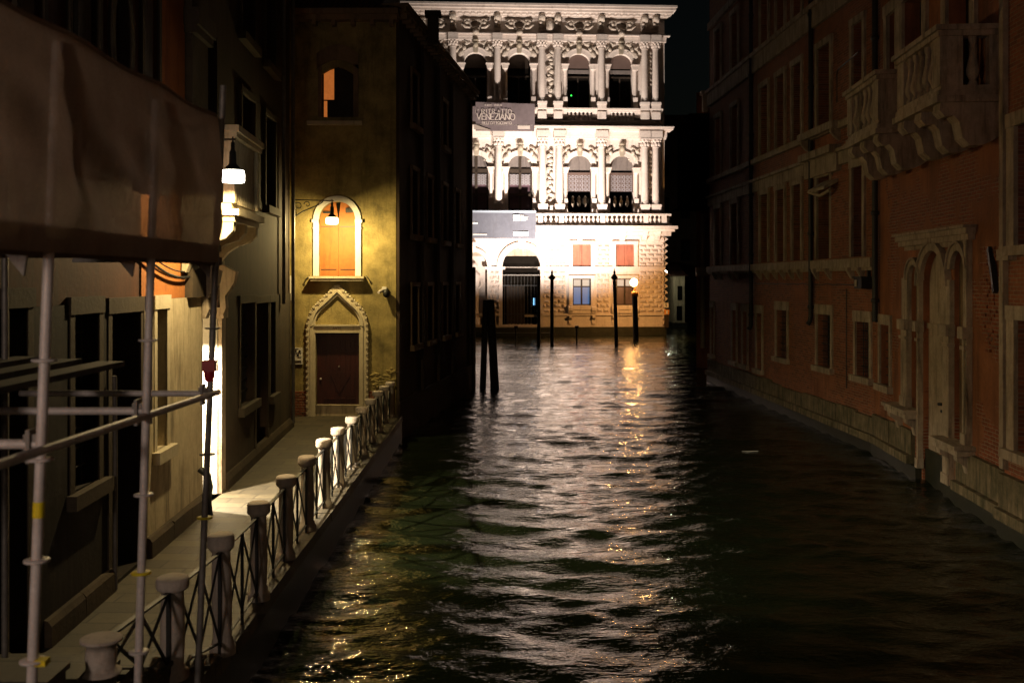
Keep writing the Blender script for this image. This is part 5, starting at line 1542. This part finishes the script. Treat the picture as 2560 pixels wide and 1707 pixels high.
wg.box(gx(2258), gx(2440), -.2, 0, 5.52, 5.64); wg.box(gx(2260), gx(2438), -.14, 0, 5.4, 5.52); wg.box(gx(2256), gx(2442), -.26, 0, 5.64, 5.7)
wg.box(gx(2266), gx(2430), -.05, 0, 5.3, 5.4)
for (h, w_) in ((door, .17), (w_l, .13), (w_r, .15)):
    m_ = (h[0] + h[1]) / 2; r_ = (h[1] - h[0]) / 2; sp = h[3] - r_
    wg.arch(m_, sp, r_, r_ + w_, -.10, 0, 16)
    wg.arch(m_, sp, r_ + w_, r_ + w_ + .05, -.14, 0, 16)
for (x0, x1, zb, zt_g) in ((gx(2264), w_l[0], 1.6, w_l[3] - .3), (w_l[1], door[0], .3, 4.6), (door[1], w_r[0], .3, 4.6), (w_r[1], w_r[1] + .2, 1.3, w_r[3] - .3)):
    wg.box(x0, x1, -.12, 0, zb, 3.42); wg.box(x0 - .05, x1 + .05, -.2, 0, 3.42, 3.66); wg.box(x0 - .03, x1 + .03, -.16, 0, 3.2, 3.27)
    wg.box(x0, x1, -.10, 0, 3.66, zt_g); wg.box(x0 - .03, x1 + .03, -.15, 0, zb, zb + .22)
wg.box(gx(2424), gx(2431), -.12, 0, 1.3, 5.4)
wg.build('gate_surround', 'frame_stone_r', Ch)
dr_ = MB(); dr_.box(door[0], door[1], .12, .2, .55, 3.5); dr_.box(door[0], door[1], .08, .2, 3.5, 3.62); dr_.box(door[0], door[1], .14, .2, 3.62, 5.25); dr_.box(door[0], door[1], .16, .24, -.6, .55)
dd_ = dr_.build('water_gate', 'frame_stone_r', Ch)
kn = MB(); 
for (px, py, r_) in ((2342, 1010, .06), (2348, 1028, .05)): kn.lathe(gx(px, 0), .08, [(r_, Cc.z(px, py) - .03), (r_ * 1.2, Cc.z(px, py)), (r_, Cc.z(px, py) + .03)], 10)
kn.arch(gx(2353), .25, .075, .1, .08, .11, 14, 0, 2 * PI)
kn.build('ring_handle', 'iron', dd_)
MB().box(door[0] + .005, door[1] - .005, .04, .12, -.6, .75).build('weed_growth', 'algae', dd_)
for h in (w_l, w_r):
    MB().box(h[0], h[1], .1, .16, h[2], h[3]).build('blocked_window', 'greywall', Ch)
    MB().box(h[1] - .09, h[1], .02, .1, h[2], h[3] - .6).build('gap', 'void', Ch)
for (xa, xb, zt) in ((gx(2246), gx(2305), 1.6), (gx(2372), gx(2440), 1.3)):
    sl = MB(); sl.box(xa, xb, -.42, 0, zt - .08, zt); sl.box(xa + .03, xb - .03, -.36, 0, zt - .2, zt - .08)
    so = sl.build('sill', 'frame_stone_r', Ch)
    for x in (xa + .25, xb - .25): MB().prismx([(-.32, zt - .2), (-.3, zt - .32), (-.14, zt - .42), (-.1, zt - .6), (0, zt - .64), (0, zt - .2)], x - .1, x + .1).build('corbel', 'frame_stone_r', so)
base_course(Cc, Ch, .38, 1.1, gaps=((gx(2304), gx(2374)),))
m = MB(); x = gx(2199); m.tube([(x, -.12, 3.5), (x, -.12, 20.5)], .08, 10)
for zz in np.arange(4, 20, 2.3): m.lathe(x, -.12, [(.08, zz), (.105, zz + .02), (.105, zz + .1), (.08, zz + .12)], 10)
m.build('downpipe', 'iron', Ch)
MB().bar((gx(2481), -.05, Cc.z(2481, 620)), (gx(2503), -.1, Cc.z(2503, 730)), .09, .12).build('iron_tie', 'iron', Ch)
# strips of brick showing where plaster fell
bp = MB(); rr = random.Random(14)
for k in range(150):
    x = gx(rr.uniform(2452, 2513)); z_ = 3.2 + rr.random() ** 1.2 * 2.0; z_ = round(z_ / .075) * .075
    bp.box(x, x + .22, -.02 - rr.uniform(0, .015), 0, z_, z_ + .062)
bp.build('exposed_brick', 'brick', Ch)
def r_balcony(pxa, pxb, label_part):
    """stone balcony: far and near outer corners given in the photo"""
    pj = 1.08; xa = Cc.u(pxa, pj); xb = Cc.u(pxb, pj); z0, z1 = 8.08, 9.36
    m = MB()
    m.box(xa - .08, xb + .08, -pj - .08, 0, z0 - .16, z0 - .04); m.box(xa - .03, xb + .03, -pj - .03, 0, z0 - .04, z0 + .07); m.box(xa - .0, xb + .0, -pj + .02, 0, z0 + .07, z0 + .16)
    m.box(xa - .1, xb + .1, -pj - .1, -pj + .26, z1 - .1, z1); m.box(xa - .04, xb + .04, -pj - .04, -pj + .2, z1 - .2, z1 - .1)
    for x in (xa, xb - .2): m.box(x - .1, x + .3, -pj + .26, 0, z1 - .1, z1); m.box(x - .04, x + .24, -pj + .2, 0, z1 - .2, z1 - .1)
    for x in (xa, xb - .42): m.box(x, x + .42, -pj, -pj + .42, z0 + .16, z1 - .2)
    for x in (xa, xb - .2): m.box(x, x + .2, -.18, 0, z0 + .16, z1 - .2)
    b = m.build('balcony', 'frame_stone_r', Ch)
    def bal_(x, y):
        h = z1 - z0 - .36; z_ = z0 + .16
        MB().lathe(x, y, [(.09, z_), (.09, z_ + .06), (.055, z_ + .1), (.115, z_ + .22), (.12, z_ + .3), (.06, z_ + .6), (.05, z_ + h - .14), (.075, z_ + h - .08), (.08, z_ + h)], 12).build('baluster', 'frame_stone_r', b)
    n = 5
    for k in range(n): bal_(xa + .42 + (xb - xa - .84) * (k + .5) / n, -pj + .1)
    for x in (xa + .1, xb - .1):
        for y in (-.45,): bal_(x, y)
    for x in (xa + .22, (xa + xb) / 2, xb - .22):
        k = MB(); k.prismx([(-pj + .02, z0 - .16), (-pj - .0, z0 - .3), (-pj + .1, z0 - .42), (-pj + .26, z0 - .40), (-pj + .36, z0 - .52), (-pj + .42, z0 - .82), (-pj + .56, z0 - .96), (-.3, z0 - .96), (-.12, z0 - .88), (0, z0 - .8), (0, z0 - .16)], x - .2, x + .2)
        k.build('corbel', 'frame_stone_r', b)
r_balcony(2243, 2350, 'near'); r_balcony(2118, 2195, 'far')
ir = MB(); x0, x1 = gx(2188), gx(2250); ir.tube([(x0, -1.0, 9.36), (x0, -1.0, 10.1), (x0 + .1, -1.0, 10.2), (x1, -1.0, 10.22)], .02, 6); ir.build('iron_rail', 'iron', Ch)
# E: the next house at the right edge
eg = [(.55, 1.5, 1.6, 3.9), (.55, 1.5, 5.2, 7.3), (3.5, 4.6, 1.6, 3.9), (3.5, 4.6, 5.2, 7.3), (7, 8.1, 1.6, 3.9), (7, 8.1, 5.2, 7.3)]
Eh = house(E, 'brick_house', 'patchy brick and plaster house at the right edge of the canal', 'brownwall', 21, 8, eg, .35)
for h in eg: rect_frame(MB(), *h, w=.3, out=.08, y1=0, lintel=.25).build('window_frame', 'frame_stone_r', Eh)
fm = MB(); fm.box(-.0, .16, -.1, 0, 1.2, 20); fm.box(.0, .5, -.15, 0, 4.95, 5.15); fm.build('corner_strip', 'frame_stone_r', Eh)
for h in eg: cavity(Eh, *h, .33, 'shutter')
base_course(E, Eh, .38, 1.15)
# security light on the long palazzo
fl = D.thing('bulkhead_light', 'unlit black box light on the brick wall under the window sill', 'wall light')
x = D.u(2148, .3); zc = D.z(2148, 707, .3)
b_ = MB(); b_.box(x - .26, x + .26, -.34, -.05, zc - .16, zc + .14); b_.box(x - .3, x + .3, -.38, -.02, zc + .14, zc + .17); b_.build('housing', 'iron', fl)
MB().box(x - .2, x - .06, -.352, -.34, zc - .1, zc + .08).build('lens', 'frame_stone', fl)
MB().box(x - .05, x + .05, -.08, 0, zc + .17, zc + .34).build('bracket', 'iron', fl)
# corner house beyond, with a boarded oriel overhanging the water
Fh = thing('corner_house', 'narrow orange house on the far right corner with dark wooden oriel', 'building', (9.0, 47.0, 0))
def plan(pts, z0, z1):
    n_ = len(pts)
    m_ = MB(); m_.add([(x, y, z0) for x, y in pts] + [(x, y, z1) for x, y in pts], [tuple(range(n_ - 1, -1, -1)), tuple(range(n_, 2 * n_))] + [(i, (i + 1) % n_, (i + 1) % n_ + n_, i + n_) for i in range(n_)])
    return m_
fx0 = at(1741, 52) - 9.0
plan([(fx0, 5), (8, 5), (8, 16), (fx0 + 3.2, 16)], -1.5, zat(232, 52)).build('wall', 'orange_r', Fh)
plan([(.04, -1.4), (8, -1.4), (8, 4.9), (1.5, 4.9)], -1.5, 20.5).build('side_wing', 'brownwall', Fh)
c_ = MB(); xx = at(1757, 51.8) - 9.0; c_.tube([(xx, 4.85, zat(870, 51.8)), (xx, 4.85, zat(535, 51.8))], .12, 10); c_.box(xx - .35, xx + .25, 4.7, 5.0, zat(690, 51.8), zat(668, 51.8)); c_.build('corner_shaft', 'frame_stone', Fh)
ol = MB(); o0, o1 = at(1722, 47) - 9.0, .7; ol.box(o0, o1, -.6, 3.2, zat(512, 47), zat(300, 47)); ol.box(o0 - .2, o1, -.75, 3.4, zat(516, 47), zat(512, 47)); ol.box(o0 - .1, o1, -.7, 3.3, zat(300, 47), zat(290, 47))
for k in range(5): ol.box(o0 + .05 + k * .42, o0 + .09 + k * .42, -.64, -.6, zat(508, 47), zat(304, 47))
ol.build('oriel', 'void', Fh)
cq = MB(); a_ = at(1762, 49) - 9.0; cq.box(a_ - .13, a_ + .13, 1.8, 2.1, zat(280, 49), zat(238, 49)); cq.box(a_ - .22, a_ + .18, 1.7, 2.2, zat(238, 49), zat(230, 49)); cq.build('chimney', 'frame_stone', Fh)

# dim buildings on the other side of the Grand Canal, right of the palace
Gh = thing('far_house', 'dim greyish house beyond the gap right of the palace', 'building', (13, 96, 0))
g0 = at(1684, 96) - 13; g1 = at(1712, 96) - 13
gm = MB(); gm.box(g0, g1, 0, 6, -1, zat(690, 96)); gm.build('wall', 'cladding', Gh)
gm = MB(); gm.box(g0 + .3, g0 + .8, -.05, 0, zat(800, 96), zat(765, 96)); gm.box(g1 - .7, g1 - .25, -.05, 0, zat(750, 96), zat(715, 96)); gm.build('window', 'void', Gh)
MB().box(g0 - .2, g1 + .2, -.3, 6, -1, .5).build('footing', 'algae', Gh)
MB().prismx([(-.3, zat(690, 96)), (6, zat(690, 96)), (6, zat(690, 96) + 1.2)], g0 - .3, g1 + .3).build('roof', 'roof', Gh)
Gk = thing('dark_far_house', 'unlit tall house in the gap between the palace and the right bank', 'building', (20, 104, 0))
gk = MB(); gk.box(-5.5, 14, 0, 8, -1, 20.5); gk.build('wall', 'darkwall', Gk)
gw = MB()
for i in range(3):
    for j in range(4): gw.box(-4.6 + i * 2.2, -3.6 + i * 2.2, -.04, 0, 2.2 + j * 4.4, 4.4 + j * 4.4)
gw.build('window', 'void', Gk); MB().prismx([(-.5, 20.5), (8, 20.5), (4, 22.5)], -5.8, 14.2).build('roof', 'roof', Gk)
fg = thing('fill_lamp', 'small added fill lamp lighting the greyish far house, hidden behind the palace corner', 'wall lamp', (at(1664, 93), 93, 5.2))
MB().lathe(0, 0, [(.12, 0), (.16, .1), (.1, .25), (.01, .3)], 10).box(-.03, .03, 0, 3.2, .1, .16).build('fill_fixture', 'lampglass2', fg)  # fixture made up for an unseen light added to brighten the far house
light('lamp', 'POINT', (0, 0, -.2), 60, (.8, .85, .62), fg, .1)
# thin stick floating near the right bank
tag(MB().bar((-.22, 0, .012), (.22, .01, .02), .018, .018).build('floating_stick', 'paint_white', None, (at(1875, 26.6), 26.6, .012)), 'thin pale stick floating alone on the dark water', 'stick')

# ------------------------------------------------------------------ street lamp behind the photographer
street_lamp('street_lamp', 'street lamp on the near house wall behind the viewpoint', (-4.05, -1.5, 5.35), (-4.45, -1.5, 0), 'lampglass2', 650, (1.0, .78, .64), None)
for o_ in bpy.data.objects:
    if o_.type == 'LIGHT' and o_.parent and abs(o_.parent.location.y + 1.5) < .01: o_.data.shadow_soft_size = .3
MB().box(-1.2, 0, -4, 6, -1.2, 18).build('wall', 'orange', thing('house', 'house carrying the street lamp behind the viewpoint', 'building', (-4.46, -4.0, 0)))

pl_ = thing('street_lamp', 'post lamp at the far end of the bridge behind the viewpoint', 'street lamp', (3.2, -5.5, 2.4))
MB().lathe(0, 0, [(.14, 0), (.12, .3), (.06, .5), (.045, 3.0), (.03, 3.3)], 12).build('post', 'iron', pl_)
MB().lathe(0, 0, [(.2, 3.6), (.22, 3.5), (.17, 3.32), (.02, 3.3)], 14).build('glass_bowl', 'lampglass2', pl_)
MB().lathe(0, 0, [(.24, 3.6), (.22, 3.7), (.06, 3.82), (.01, 3.9)], 14).build('cap', 'iron', pl_)
light('lamp', 'POINT', (0, .35, 3.4), 85, (1.0, .74, .54), pl_, .1)
